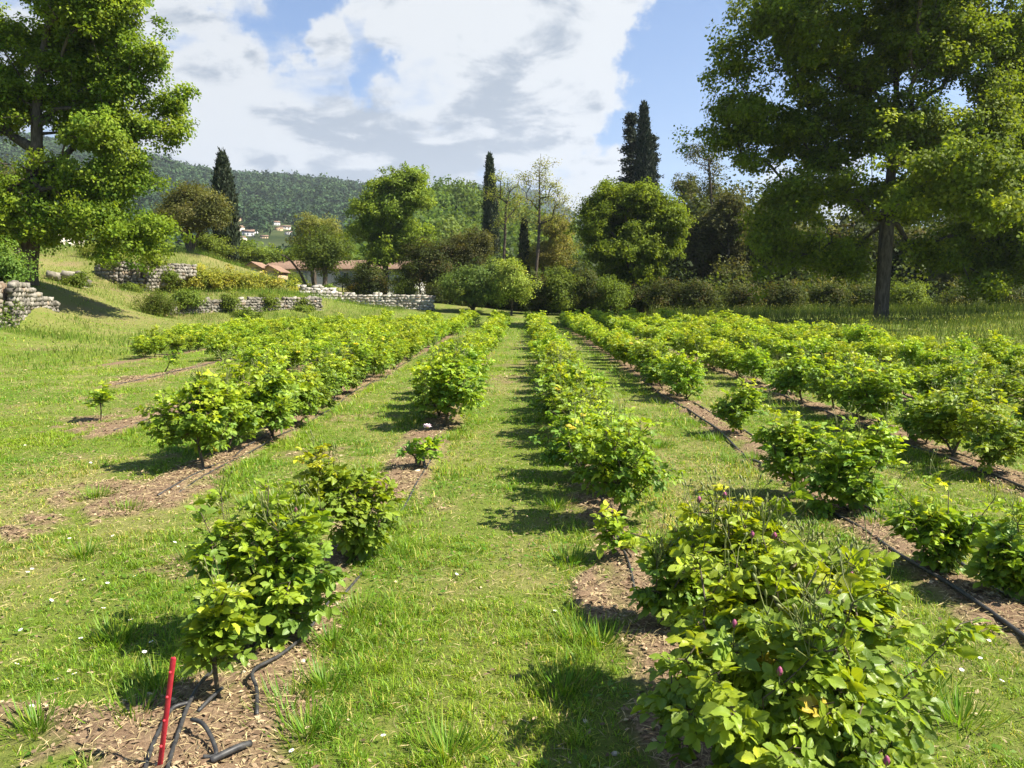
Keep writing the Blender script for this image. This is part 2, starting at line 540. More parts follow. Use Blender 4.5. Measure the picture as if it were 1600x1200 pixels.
def axis_coords(lo, hi, dense_lo, dense_hi, step, growth=1.11):
    a = list(np.arange(dense_lo, dense_hi, step))
    s = step
    v = a[-1]
    while v < hi:
        s *= growth
        v += min(s, 150)
        a.append(v)
    s = step
    v = a[0]
    b = []
    while v > lo:
        s *= growth
        v -= min(s, 150)
        b.append(v)
    return np.array(b[::-1] + a)


gx = axis_coords(-4500, 4500, -7.5, 7.5, 0.05, 1.045)
gy = axis_coords(-500, 5000, 1.2, 13.0, 0.05, 1.030)
X, Y = np.meshgrid(gx, gy)
Z = ground_z(X, Y)
sm = soil_mask(X, Y)
dm = dry_mask(X, Y)
lum = fbm(X * 25, Y * 25, 61, 2)
Z = Z + sm * (0.03 + 0.03 * (lum - .5)) * sstep(30, 12, Y)
nxg, nyg = len(gx), len(gy)
idx = np.arange(nxg * nyg).reshape(nyg, nxg)
fq = np.stack([idx[:-1, :-1], idx[:-1, 1:], idx[1:, 1:], idx[1:, :-1]], -1).reshape(-1, 4)

m = bpy.data.materials.new('lawn_and_soil')
m.use_nodes = True
t = NT(m.node_tree)
at = t.n('ShaderNodeAttribute', attribute_name='Col')
sp_ = t.n('ShaderNodeSeparateColor', ins={0: at.outputs['Color']})
tcn = t.n('ShaderNodeTexCoord').outputs['Object']
na = t.n('ShaderNodeTexNoise', ins={'Vector': tcn, 'Scale': 45.0, 'Detail': 7.0, 'Roughness': 0.7}).outputs[0]
nb = t.n('ShaderNodeTexNoise', ins={'Vector': tcn, 'Scale': 6.0, 'Detail': 6.0, 'Roughness': 0.6}).outputs[0]
nc = t.n('ShaderNodeTexVoronoi', feature='F1', ins={'Vector': tcn, 'Scale': 55.0}).outputs[0]
g1 = t.mix(t.ramp(na, (0.3, 0.7)), (0.05, 0.09, 0.010), (0.15, 0.20, 0.025))
g1 = t.mix(t.ramp(nb, (0.35, 0.65, 0.0, 0.5)), g1, (0.16, 0.15, 0.05))
dryc = t.mix(t.ramp(na, (0.3, 0.7)), (0.14, 0.12, 0.045), (0.30, 0.25, 0.11))
g2 = t.mix(t.math('MULTIPLY', sp_.outputs[1], 0.75), g1, dryc)
s1 = t.mix(t.ramp(na, (0.3, 0.7)), (0.085, 0.055, 0.034), (0.28, 0.195, 0.12))
s1 = t.mix(t.ramp(nc, (0.0, 0.35, 0.6, 0.0)), s1, (0.30, 0.20, 0.115))
s1 = t.mix(t.ramp(nb, (0.5, 0.75, 0.0, 0.6)), s1, (0.15, 0.085, 0.055))
gc = t.mix(sp_.outputs[0], g2, s1)
bmp = t.n('ShaderNodeBump', ins={'Strength': 0.7, 'Distance': 0.02, 'Height': na})
pr = t.n('ShaderNodeBsdfPrincipled', ins={'Base Color': gc, 'Roughness': 0.95, 'Specular IOR Level': 0.1, 'Normal': bmp.outputs[0]})
t.n('ShaderNodeOutputMaterial', ins={0: pr.outputs[0]})
M_GROUND = m
gcol = np.stack([sm, dm, np.zeros_like(sm)], -1).reshape(-1, 3)
g = build('ground', np.stack([X, Y, Z], -1), fq, M_GROUND, color=gcol, smooth=True)
tag(g, kind='structure')


def gz(x, y):
    s = float(soil_mask(np.array([x]), np.array([y]))[0])
    return float(ground_z(x, y)) + 0.02 * s * float(sstep(30, 12, y))


# ------------------------------------------------------------------ hills
def hill(name, ridge, D, r0, depth, amp, seed, na=220, nr=60, a_pad=0.0):
    """a real slope: from ground level at r0 up to a ridge at distance D, then falling away behind"""
    rp = np.array(ridge, float)
    az = np.array([math.atan2(ray(a, b)[0], ray(a, b)[1]) for a, b in ridge])
    tn = np.array([ray(a, b)[2] / math.hypot(ray(a, b)[0], ray(a, b)[1]) for a, b in ridge])

    def zf(x, y):
        a = np.arctan2(x, y)
        r = np.hypot(x, y)
        zr = np.interp(a, az, tn) * D + CAM_H
        s = np.clip((r - r0) / (D - r0), 0, 1)
        up = s ** 1.25
        dn = 1 - 0.5 * sstep(D, D + depth, r) * 1.0
        n = (fbm(x / D * 9, y / D * 9, seed, 4) - 0.5) * amp * D * 0.05 * s
        return -4 + (zr + 4) * up * dn + n * (1 - 0.8 * sstep(.8, 1, s))
    A = np.linspace(az[0], az[-1], na)
    Rr = np.concatenate([np.linspace(r0, D, nr), np.linspace(D, D + depth, 14)[1:]])
    AA, RR = np.meshgrid(A, Rr)
    XX, YY = RR * np.sin(AA), RR * np.cos(AA)
    ZZ = zf(XX, YY)
    ii = np.arange(AA.size).reshape(AA.shape)
    ff = np.stack([ii[:-1, :-1], ii[:-1, 1:], ii[1:, 1:], ii[1:, :-1]], -1).reshape(-1, 4)
    o = build(name, np.stack([XX, YY, ZZ], -1), ff, M_HILL, smooth=True)
    tag(o, kind='structure')
    return zf, (az[0], az[-1])


M_HILL = plain_mat('hill_scrub', (0.03, 0.045, 0.018), (0.06, 0.075, 0.03), 1.0, 0.03, 0.0, 0.0, 0.1)


def forest(name, label, pos, rad, hgt, nq, qs, pal, r, mat=None, low=0.35):
    """far-off wood that reads as one mass: every crown a cloud of leaf clumps"""
    N = len(pos)
    d = unit(r.standard_normal((N, nq, 3)))
    d[..., 2] = np.abs(d[..., 2]) * 0.9 + 0.02 - low * (r.random((N, nq)) < low)
    rr = (0.72 + 0.36 * r.random((N, nq, 1)))
    lob = 1 + 0.22 * np.sin(d[..., :1] * 5 + r.random((N, 1, 1)) * 6) * np.cos(d[..., 1:2] * 5 + r.random((N, 1, 1)) * 6)
    p = pos[:, None] + d * rr * lob * np.stack([rad, rad, hgt], -1)[:, None] + np.array([0, 0, 1.0]) * (hgt * 0.55)[:, None, None]
    nrm = unit(d + 0.5 * r.standard_normal(d.shape))
    ax = unit(np.cross(nrm, r.standard_normal(d.shape)))
    q = (qs * (rad / np.mean(rad)))[:, None] * (0.7 + 0.6 * r.random((N, nq)))
    v, f = kites(p.reshape(-1, 3), ax.reshape(-1, 3), nrm.reshape(-1, 3), q.ravel(), q.ravel() * 0.8, 0.1)
    tree_c = pick(pal, N, r, 0.2)
    c = np.repeat(tree_c, nq, 0) * (1 + 0.09 * r.standard_normal((N * nq, 1))).clip(.5, 1.5)
    o = build(name, v, f, mat or M_FOREST, color=np.repeat(c, 4, 0))
    o['kind'] = 'stuff'
    return tag(o, label, 'woodland')


rf = np.random.default_rng(11)
z_far, _ = hill('far_hill', [(-900, 260), (0, 300), (600, 310), (690, 297), (745, 293), (800, 296), (835, 303), (870, 320), (905, 345), (1000, 370), (1300, 380), (2200, 380)], 2500, 700, 900, 0.6, 71, 200, 40)
z_main, azm = hill('hill', [(-900, 190), (-200, 205), (60, 226), (150, 240), (230, 253), (290, 270), (340, 283), (450, 285), (500, 286), (545, 293), (590, 304), (650, 335), (720, 370), (800, 395), (950, 420), (1200, 440)], 1050, 190, 500, 0.9, 72, 200, 60)
z_mid, azn = hill('wooded_slope', [(480, 440), (540, 400), (600, 350), (650, 326), (690, 320), (740, 328), (790, 345), (840, 365), (900, 395), (980, 420), (1100, 440)], 230, 105, 80, 0.5, 73, 120, 30)


def scatter_polar(a0, a1, r0, r1, n, r):
    rr = np.sqrt(r.random(n) * (r1 ** 2 - r0 ** 2) + r0 ** 2)
    aa = a0 + (a1 - a0) * r.random(n)
    return rr * np.sin(aa), rr * np.cos(aa), rr, aa


def ray_hit(zf, px, py, r0, r1):
    rv = ray(px, py)
    rv = rv / math.hypot(rv[0], rv[1])
    for rr in np.arange(r0, r1, 4.0):
        p = np.array([0, 0, CAM_H]) + rv * rr
        if zf(p[0], p[1]) >= p[2]:
            return p
    return None


# village houses far away on the hillside: (px, py, width px, height px, wall colour, label)
VILLAGE = [(372, 358, 15, 8, 0, 'long cream house with red roof, highest at the village edge by the cypress'),
           (388, 366, 17, 10, 1, 'large white villa among hillside trees, brightest of the far village'),
           (378, 374, 12, 8, 0, 'cream house with tiled roof below the large white villa'),
           (398, 363, 9, 7, 1, 'small white annexe at the end of the large white villa'),
           (372, 344, 9, 5, 2, 'tiny ochre house alone on the hill above the village'),
           (413, 371, 11, 6, 2, 'ochre cottage in the trees between both village clusters'),
           (431, 350, 11, 7, 1, 'white house with pink roof at the top of the second village cluster'),
           (436, 359, 10, 7, 2, 'ochre house with wide terracotta roof just under the second cluster top'),
           (446, 356, 15, 6, 0, 'long low cream house at the end of the second cluster'),
           (452, 365, 11, 6, 1, 'white house lowest of the second village cluster'),
           (448, 341, 5, 4, 1, 'tiny white house alone in woods above the second cluster'),
           (540, 352, 9, 5, 2, 'ochre roofed house in woods beside the tall green maple')]
vill = []
M_WALLS = [plain_mat('cream_plaster', (0.60, 0.53, 0.42), (0.68, 0.61, 0.5), 0.9, 0.3, 0.1, 0.0), M_RENDER, M_OCHRE]
for (px, py, wp, hp, ci, lab) in VILLAGE:
    p = ray_hit(z_main, px, py + hp * 0.3, 200, 1050)
    if p is None:
        continue
    dd = math.hypot(p[0], p[1])
    s = dd / F
    W_, H_, D_ = wp * s, hp * s * 1.05, wp * s * 0.7
    vill.append((p, W_, dd))
    rt = thing('village_house', lab, 'house', (p[0], p[1], p[2] - 0.5), 'houses of the far village on the hillside')
    rt.rotation_euler.z = random.Random(px).uniform(-0.5, 0.5)
    a = Acc()
    a.box((-W_ / 2, -D_ / 2, -3), (W_ / 2, D_ / 2, H_ * 0.72))
    a.make('wall', M_WALLS[ci], rt)
    e = W_ * 0.05
    v = np.array([[-W_ / 2 - e, -D_ / 2 - e, H_ * .72], [W_ / 2 + e, -D_ / 2 - e, H_ * .72], [W_ / 2 + e, D_ / 2 + e, H_ * .72], [-W_ / 2 - e, D_ / 2 + e, H_ * .72],
                  [-W_ / 2 - e, 0, H_ * 1.0], [W_ / 2 + e, 0, H_ * 1.0]])
    build('roof', v, [np.array([[0, 1, 5, 4], [2, 3, 4, 5], [3, 2, 1, 0]]), np.array([[0, 4, 3], [1, 2, 5]])], M_TILE, rt)
    nw = 3 if wp > 10 else 2
    for k in range(nw):
        xx = (-0.5 + (k + 0.5) / nw) * W_
        a = Acc()
        a.box((xx - W_ * .04, -D_ / 2 - .12, H_ * .25), (xx + W_ * .04, -D_ / 2 + .05, H_ * .5))
        a.make('window', M_GLASS, rt)


def keep_clear(x, y, rr, rad):
    ok = np.ones(len(x), bool)
    for p, W_, dd in vill:
        aa = math.atan2(p[0], p[1])
        a2 = np.arctan2(x, y)
        near = (np.abs(a2 - aa) * dd < W_ * 0.62 + rad * .45) & (rr > dd - 170) & (rr < dd + W_ * .5)
        ok &= ~near
    return ok


PAL_HILL = [(4, (0.045, 0.085, 0.026)), (3, (0.028, 0.058, 0.022)), (2, (0.065, 0.11, 0.028)), (1, (0.02, 0.04, 0.02))]
x, y, rr, aa = scatter_polar(math.atan2(*ray(-300, 300)[:2]), math.atan2(*ray(860, 300)[:2]), 210, 1080, 9500, rf)
rad = rf.uniform(3.2, 6.0, len(x)) * (0.75 + 0.35 * rr / 1000)
ok = keep_clear(x, y, rr, rad)
x, y, rr, rad = x[ok], y[ok], rr[ok], rad[ok]
forest('hill_forest', 'dense dark green woodland covering the long hill behind the garden', np.stack([x, y, z_main(x, y)], -1), rad, rad * rf.uniform(0.9, 1.6, len(x)), 70, 2.1, PAL_HILL, rf)
print('village', len(vill), [(round(v[2])) for v in vill])
x, y, rr, aa = scatter_polar(math.atan2(*ray(640, 300)[:2]), math.atan2(*ray(1150, 300)[:2]), 1300, 2540, 4200, rf)
rad = rf.uniform(6, 13, len(x))
forest('far_hill_forest', 'bluish woodland on the farthest ridge behind the cypress', np.stack([x, y, z_far(x, y)], -1), rad, rad * .7, 40, 5.5, PAL_HILL, rf)
PAL_MID = [(4, (0.058, 0.095, 0.022)), (3, (0.042, 0.075, 0.02)), (2, (0.08, 0.115, 0.025))]
x, y, rr, aa = scatter_polar(azn[0], azn[1], 120, 245, 520, rf)
rad = rf.uniform(2.4, 4.6, len(x))
forest('slope_wood', 'fresh green wood on the near slope between maple and cypress', np.stack([x, y, z_mid(x, y)], -1), rad, rad * rf.uniform(1.0, 1.5, len(x)), 320, 0.75, PAL_MID, rf, M_LEAF)
PAL_DARK = [(4, (0.034, 0.056, 0.018)), (3, (0.026, 0.042, 0.016)), (2, (0.05, 0.07, 0.022))]
nb_ = 260
x = rf.uniform(-14, 90, nb_)
y = rf.uniform(84, 108, nb_) - 0.12 * np.maximum(x, 0)
hh = rf.uniform(2.4, 4.2, nb_) * np.where(x > 17, 2.25, 1.0)
forest('back_wood', 'shaded mixed wood closing the field behind the front trees', np.stack([x, y, np.full(nb_, 0.3)], -1), rf.uniform(2.2, 3.6, nb_), hh, 560, 0.5, PAL_DARK, rf, M_LEAF, 0.7)
nt_ = 190
x = rf.uniform(-7, 62, nt_)
y = rf.uniform(60.5, 70, nt_) + 0.0 * x
hh = rf.uniform(0.9, 2.6, nt_) * np.where(x > 12, 1.35, 1.0)
forest('thicket', 'dark tangled thicket filling the foot of the wood behind the shrubs', np.stack([x, y, ground_z(x, y) - .2], -1), rf.uniform(.7, 1.7, nt_), hh, 420, 0.26, PAL_DARK + [(2, (0.06, 0.085, 0.025)), (1, (0.085, 0.09, 0.04))], rf, M_LEAF, 0.8)
nt_ = 105
x = rf.uniform(15.5, 64, nt_)
y = rf.uniform(72, 82, nt_)
forest('tall_wood', 'tall deep green wood rising behind the huge oak', np.stack([x, y, ground_z(x, y)], -1), rf.uniform(1.9, 3.1, nt_), rf.uniform(5.8, 9.2, nt_), 1000, 0.34, PAL_DARK + [(2, (0.055, 0.078, 0.026))], rf, M_LEAF, 0.75)
x = rf.uniform(-60, -10, 60)
y = rf.uniform(92, 120, 60)
forest('valley_wood', 'green tree belt behind the white house roofs', np.stack([x, y, zbase(x, y) - _z0 * 0], -1), rf.uniform(2.5, 4, 60), rf.uniform(2.4, 4.2, 60), 380, 0.55, PAL_MID, rf, M_LEAF)
x = rf.uniform(-110, -58, 50)
y = rf.uniform(80, 110, 50)
forest('upper_wood', 'tree belt on the upper terrace behind the left oak', np.stack([x, y, zbase(x, y)], -1), rf.uniform(2.5, 4, 50), rf.uniform(2.4, 4.5, 50), 380, 0.55, PAL_MID + PAL_DARK, rf, M_LEAF)


# ------------------------------------------------------------------ branching growth
def grow(roots, trunk, clumps, seg, r, droop=0.0, jit=0.12, bias=0.30):
    """joins every clump to the nearest wood; returns nodes, parents"""
    nodes = [np.array(p, float) for p in trunk]
    par = [-1] + list(range(len(trunk) - 1))
    plen = [0.0]
    for k in range(1, len(nodes)):
        plen.append(plen[-1] + np.linalg.norm(nodes[k] - nodes[k - 1]))
    cap = len(nodes) + len(clumps) * 12 + 10
    A = np.empty((cap, 3))
    PL = np.empty(cap)
    n = len(nodes)
    A[:n] = nodes
    PL[:n] = plen
    par = par + [0] * (cap - n)
    top = np.array(trunk[-1])
    order = np.argsort(np.linalg.norm(clumps - np.array(trunk)[len(trunk) // 2], axis=1))
    tips = np.zeros(len(clumps), int)
    first = roots
    for ci in order:
        c = clumps[ci]
        d = np.linalg.norm(A[first:n] - c, axis=1) + bias * PL[first:n]
        # wood climbs: do not hang a clump on wood far above it
        d = d + 0.6 * np.maximum(A[first:n, 2] - c[2], 0)
        k = int(np.argmin(d)) + first
        p = A[k]
        L = np.linalg.norm(c - p)
        ns = max(1, min(10, int(L / seg)))
        prev = k
        for s in range(1, ns + 1):
            tt = s / ns
            q = p + (c - p) * tt
            if s < ns:
                q = q + r.standard_normal(3) * jit * min(L, 3 * seg) * 0.35
                q[2] += (0.14 - droop) * L * math.sin(math.pi * tt)
            A[n] = q
            par[n] = prev
            PL[n] = PL[prev] + np.linalg.norm(q - A[prev])
            prev = n
            n += 1
        tips[ci] = prev
    return A[:n].copy(), np.array(par[:n]), tips


def wood(A, par, r_tip, r_base, power=2.2):
    n = len(A)
    acc = np.zeros(n)
    kids = np.bincount(par[par >= 0], minlength=n)
    acc[kids == 0] = r_tip ** power
    for i in range(n - 1, 0, -1):
        acc[par[i]] += acc[i]
    rad = acc ** (1 / power)
    k = r_base / rad[0]
    if k < 1:
        rad = np.maximum(rad * k, r_tip * 0.6)
    else:
        rad = rad * (1 + (k - 1) * (rad / rad[0]) ** 0.5)
    return rad


def leaf_cloud(cl, rc, n, size, r, center, flat=0.7, up=0.45, out=0.5, aspect=0.62):
    N = len(cl)
    rcs = np.broadcast_to(np.asarray(rc, float), (N,))
    o = r.standard_normal((N, n, 3))
    o = o / np.maximum(np.linalg.norm(o, axis=-1, keepdims=True), 1e-6) * (r.random((N, n, 1)) ** 0.5)
    o[..., 2] *= flat
    p = cl[:, None] + o * rcs[:, None, None]
    outw = unit(cl - center)[:, None] * out + unit(o) * 0.5
    nrm = unit(outw + np.array([0, 0, up]) + 0.55 * r.standard_normal(o.shape))
    ax = unit(unit(o) * 0.8 + r.standard_normal(o.shape) * 0.7 + np.array([0, 0, -0.25]))
    ax = unit(ax - nrm * np.sum(ax * nrm, -1, keepdims=True))
    s = size * (0.65 + 0.7 * r.random(N * n))
    return kites(p.reshape(-1, 3), ax.reshape(-1, 3), nrm.reshape(-1, 3), s, s * aspect)


def sample_blobs(blobs, Yd, n, r, hollow=2.0, gap=0.0, gscale=0.5, depth=0.9, yoff=None, tuft=0.0, per=7):
    """clump centres in a union of lumpy ellipsoids given in metres: (center, radii), gathered in tufts"""
    vols = np.array([b[1][0] * b[1][1] * b[1][2] for b in blobs]) ** 0.8
    out = []
    m = max(3, n // per) if tuft > 0 else n
    idx = r.choice(len(blobs), m * 3, p=vols / vols.sum())
    for k in idx:
        c, rad = blobs[k]
        d = unit(r.standard_normal(3))
        lump = 0.80 + 0.42 * mnoise.noise(Vector(d * 1.9 + c * 0.37))
        p = c + d * rad * (r.random() ** (1 / (3 * hollow))) * (lump + 0.14 * r.random())
        if gap > 0 and mnoise.noise(Vector(p * gscale + 13.1)) < gap - 0.5:
            continue
        out.append(p)
        if len(out) >= m:
            break
    out = np.array(out)
    if tuft > 0:
        o = np.repeat(out, per, 0)
        g_ = r.standard_normal(o.shape) * np.array([1, 1, 0.75])
        sz = np.repeat(r.uniform(0.6, 1.25, len(out)), per)[:, None]
        out = o + g_ * tuft * sz
    return out


def tree(name, label, cat, Yd, trunk_px, blobs_px, n, nl, leaf, pal, r_base, rc, seed, gap=0.0, hollow=1.1, group=None, r_tip=0.012, depth=0.85,
         flat=0.7, seg=0.9, mat=None, aspect=0.62, bark=None, up=0.45, sides=6, base_z=None, jit=0.12, droop=0.0, roots_from=None, extra_trunks=(), gscale=0.5):
    r = np.random.default_rng(seed)
    s = Yd / F
    tr = [P(px, py, Yd) for px, py in trunk_px]
    if base_z is not None:
        tr[0][2] = base_z
    else:
        tr[0][2] = min(tr[0][2], ground_z(tr[0][0], tr[0][1]))
    tr[0][2] -= 0.1
    tr = catmull(np.array(tr), 5)
    blobs = []
    for b in blobs_px:
        px, py, rx, ry = b[:4]
        dy = b[4] if len(b) > 4 else r.uniform(-0.45, 0.45) * rx * s
        c = P(px, py, Yd)
        c[1] += dy
        ins = rc * 0.9
        q = [max(v_ - ins, v_ * .45) for v_ in (rx * s, rx * s * depth, ry * s)]
        blobs.append((c, np.array(q)))
    cl = sample_blobs(blobs, Yd, n, r, hollow, gap, gscale, tuft=rc * 0.85)
    cl[:, 2] = np.maximum(cl[:, 2], ground_z(cl[:, 0], cl[:, 1]) + 0.15)
    base = tr[0].copy()
    first = int(len(tr) * (0.45 if roots_from is None else roots_from))
    A, par, tips = grow(first, tr, cl, seg, r, droop, jit)
    rad = wood(A, par, r_tip, r_base)
    # root flare
    for k in range(min(3, len(tr))):
        rad[k] *= (1.35, 1.12, 1.03)[k]
    rt = thing(name, label, cat, base, group)
    i = np.arange(1, len(A))
    big = rad[i] > r_tip * 2.2
    V1, F1 = tubes(A[par[i[big]]] - base, A[i[big]] - base, np.minimum(rad[par[i[big]]], rad[i[big]] * 1.5), rad[i[big]], sides)
    V2, F2 = tubes(A[par[i[~big]]] - base, A[i[~big]] - base, np.minimum(rad[par[i[~big]]], rad[i[~big]] * 1.5), rad[i[~big]], 3)
    a = Acc()
    a.add(V1, F1)
    a.add(V2, F2)
    for et in extra_trunks:
        pts = catmull(np.array([P(px, py, Yd) for px, py in et[0]]), 4)
        V3, F3 = sweep(pts - base, np.linspace(et[1], et[1] * 0.45, len(pts)), 7)
        a.add(V3, F3)
    a.make('trunk', bark or M_BARK, rt, smooth=True)
    ctr = np.mean([b[0] for b in blobs], 0)
    v, f = leaf_cloud(cl, rc * r.uniform(0.7, 1.3, len(cl)), nl, leaf, r, ctr, flat, up, aspect=aspect)
    cc = pick(pal, len(cl), r, 0.12)
    c = np.repeat(cc, nl, 0) * (1 + 0.15 * r.standard_normal((len(cl) * nl, 1))).clip(.5, 1.5)
    build('crown', v - base, f, mat or M_LEAF, rt, color=np.repeat(c, 4, 0))
    return rt


def cypress(label, Yd, base_px, top_px, half, seed, n=1400, nl=16, pal=None, ragged=0.12, name='cypress_tree', full=0.35, leaf=0.34, base_z=None, group=None):
    """narrow column of upright sprays"""
    r = np.random.default_rng(seed)
    s = Yd / F
    b, tp = P(*base_px, Yd), P(*top_px, Yd)
    b[2] = ground_z(b[0], b[1]) if base_z is None else base_z
    H = tp[2] - b[2]
    rad = half * s
    tt = r.random(n) ** 0.85
    prof = np.interp(tt, [0, .04, .12, full, 0.6, 0.8, 0.93, 1.0], [0.25, 0.6, 0.9, 1.0, 0.86, 0.56, 0.25, 0.03])
    ang = r.random(n) * 2 * math.pi
    lump = 1 + ragged * np.sin(ang * 3 + tt * 21) + ragged * r.standard_normal(n)
    rr = rad * prof * lump * (0.65 + 0.35 * r.random(n))
    lean = (tp - b) * tt[:, None]
    cl = b + lean
    cl[:, 0] += rr * np.cos(ang)
    cl[:, 1] += rr * np.sin(ang)
    rt = thing(name, label, 'cypress', b, group)
    pts = b + (tp - b) * np.linspace(-0.01, 0.97, 9)[:, None]
    V, Fq = sweep(pts - b, np.linspace(max(0.12, rad * 0.16), 0.02, 9), 7)
    build('trunk', V, Fq, M_BARK, rt, smooth=True)
    o = r.standard_normal((n, nl, 3)) * np.array([0.16, 0.16, 0.30]) * rad * 0.9
    p = cl[:, None] + o
    outd = np.stack([np.cos(ang), np.sin(ang), np.zeros(n)], -1)[:, None]
    ax = unit(np.array([0, 0, 1.0]) + 0.35 * outd + 0.3 * r.standard_normal(o.shape))
    nr = unit(outd + 0.6 * r.standard_normal(o.shape))
    nr = unit(nr - ax * np.sum(nr * ax, -1, keepdims=True))
    L = leaf * (0.7 + 0.6 * r.random(n * nl))
    v, f = kites(p.reshape(-1, 3), ax.reshape(-1, 3), nr.reshape(-1, 3), L, L * 0.38, 0.05)
    pal = pal or [(4, (0.028, 0.042, 0.018)), (3, (0.04, 0.055, 0.022)), (1, (0.06, 0.065, 0.03))]
    cc = pick(pal, n, r, 0.15)
    c = np.repeat(cc, nl, 0) * (1 + 0.15 * r.standard_normal((n * nl, 1))).clip(.5, 1.5)
    build('crown', v - b, f, M_NEEDLE, rt, color=np.repeat(c, 4, 0))
    return rt


def conifer(label, Yd, base_px, top_px, half, seed, name='cedar_tree', pal=None):
    """tiered dark conifer: whorls of near-level boughs carrying flat sprays"""
    r = np.random.default_rng(seed)
    s = Yd / F
    b, tp = P(*base_px, Yd), P(*top_px, Yd)
    b[2] = ground_z(b[0], b[1])
    H = tp[2] - b[2]
    rad = half * s
    rt = thing(name, label, 'conifer', b)
    A_, B_, ra, rb, pos = [], [], [], [], []
    for wh in range(24):
        tw = 0.22 + 0.77 * (wh + 0.5 * r.random()) / 24
        for q_ in range(8):
            t_ = min(0.995, tw + r.normal(0, .008))
            L = rad * np.interp(t_, [0, .3, .6, .85, .97, 1], [1.15, 1.1, .85, .5, .2, .08]) * r.uniform(0.35, 1.25)
            a = r.random() * 2 * math.pi
            st = b + (tp - b) * t_
            en = st + np.array([math.cos(a), math.sin(a), 0.22]) * L
            A_.append(st)
            B_.append(en)
            ra.append(0.05)
            rb.append(0.012)
            for q in np.linspace(0.25, 1.05, 7):
                pos.append(st + (en - st) * q + np.array([0, 0, -0.10 * L * q]))
    pos = np.array(pos)
    pts = b + (tp - b) * np.linspace(-0.01, 0.99, 10)[:, None]
    V, Fq = sweep(pts - b, np.linspace(0.32, 0.02, 10), 8)
    a = Acc()
    a.add(V, Fq)
    V2, F2 = tubes(np.array(A_) - b, np.array(B_) - b, np.array(ra), np.array(rb), 4)
    a.add(V2, F2)
    a.make('trunk', M_BARK, rt, smooth=True)
    n, nl = len(pos), 14
    o = r.standard_normal((n, nl, 3)) * np.array([0.24, 0.24, 0.10])
    p = pos[:, None] + o
    nr = unit(np.array([0, 0, 0.8]) + 0.6 * r.standard_normal(o.shape))
    ax = unit(np.cross(nr, r.standard_normal(o.shape)))
    L = 0.34 * (0.7 + 0.6 * r.random(n * nl))
    v, f = kites(p.reshape(-1, 3), ax.reshape(-1, 3), nr.reshape(-1, 3), L, L * 0.45, 0.05)
    pal = pal or [(4, (0.022, 0.034, 0.018)), (3, (0.032, 0.045, 0.022)), (1, (0.05, 0.055, 0.03))]
    cc = pick(pal, n, r, 0.15)
    c = np.repeat(cc, nl, 0) * (1 + 0.15 * r.standard_normal((n * nl, 1))).clip(.5, 1.5)
    build('crown', v - b, f, M_NEEDLE, rt, color=np.repeat(c, 4, 0))
    return rt


#TREES
# ------------------------------------------------------------------ trees
OAK = [(4, (0.095, 0.150, 0.018)), (3, (0.13, 0.185, 0.022)), (2, (0.06, 0.11, 0.016)), (1, (0.15, 0.20, 0.03))]
OAKR = [(4, (0.092, 0.152, 0.018)), (3, (0.12, 0.185, 0.022)), (2, (0.07, 0.12, 0.017)), (1, (0.16, 0.22, 0.028))]
MAPLE = [(4, (0.11, 0.17, 0.028)), (3, (0.14, 0.20, 0.035)), (2, (0.075, 0.12, 0.022))]
OLIVE = [(4, (0.070, 0.088, 0.03)), (3, (0.09, 0.095, 0.038)), (2, (0.055, 0.072, 0.024))]
EVER = [(4, (0.035, 0.055, 0.018)), (3, (0.05, 0.07, 0.022)), (1, (0.09, 0.08, 0.035))]
PALE = [(4, (0.17, 0.22, 0.055)), (3, (0.13, 0.18, 0.04)), (1, (0.22, 0.24, 0.08))]
GREY = [(4, (0.06, 0.075, 0.035)), (3, (0.08, 0.092, 0.045)), (2, (0.045, 0.06, 0.025)), (1, (0.11, 0.11, 0.06))]
BROWN = [(4, (0.058, 0.072, 0.026)), (3, (0.045, 0.06, 0.022)), (2, (0.08, 0.088, 0.035))]
FRESH = [(4, (0.085, 0.13, 0.025)), (3, (0.11, 0.155, 0.03)), (2, (0.06, 0.10, 0.022))]

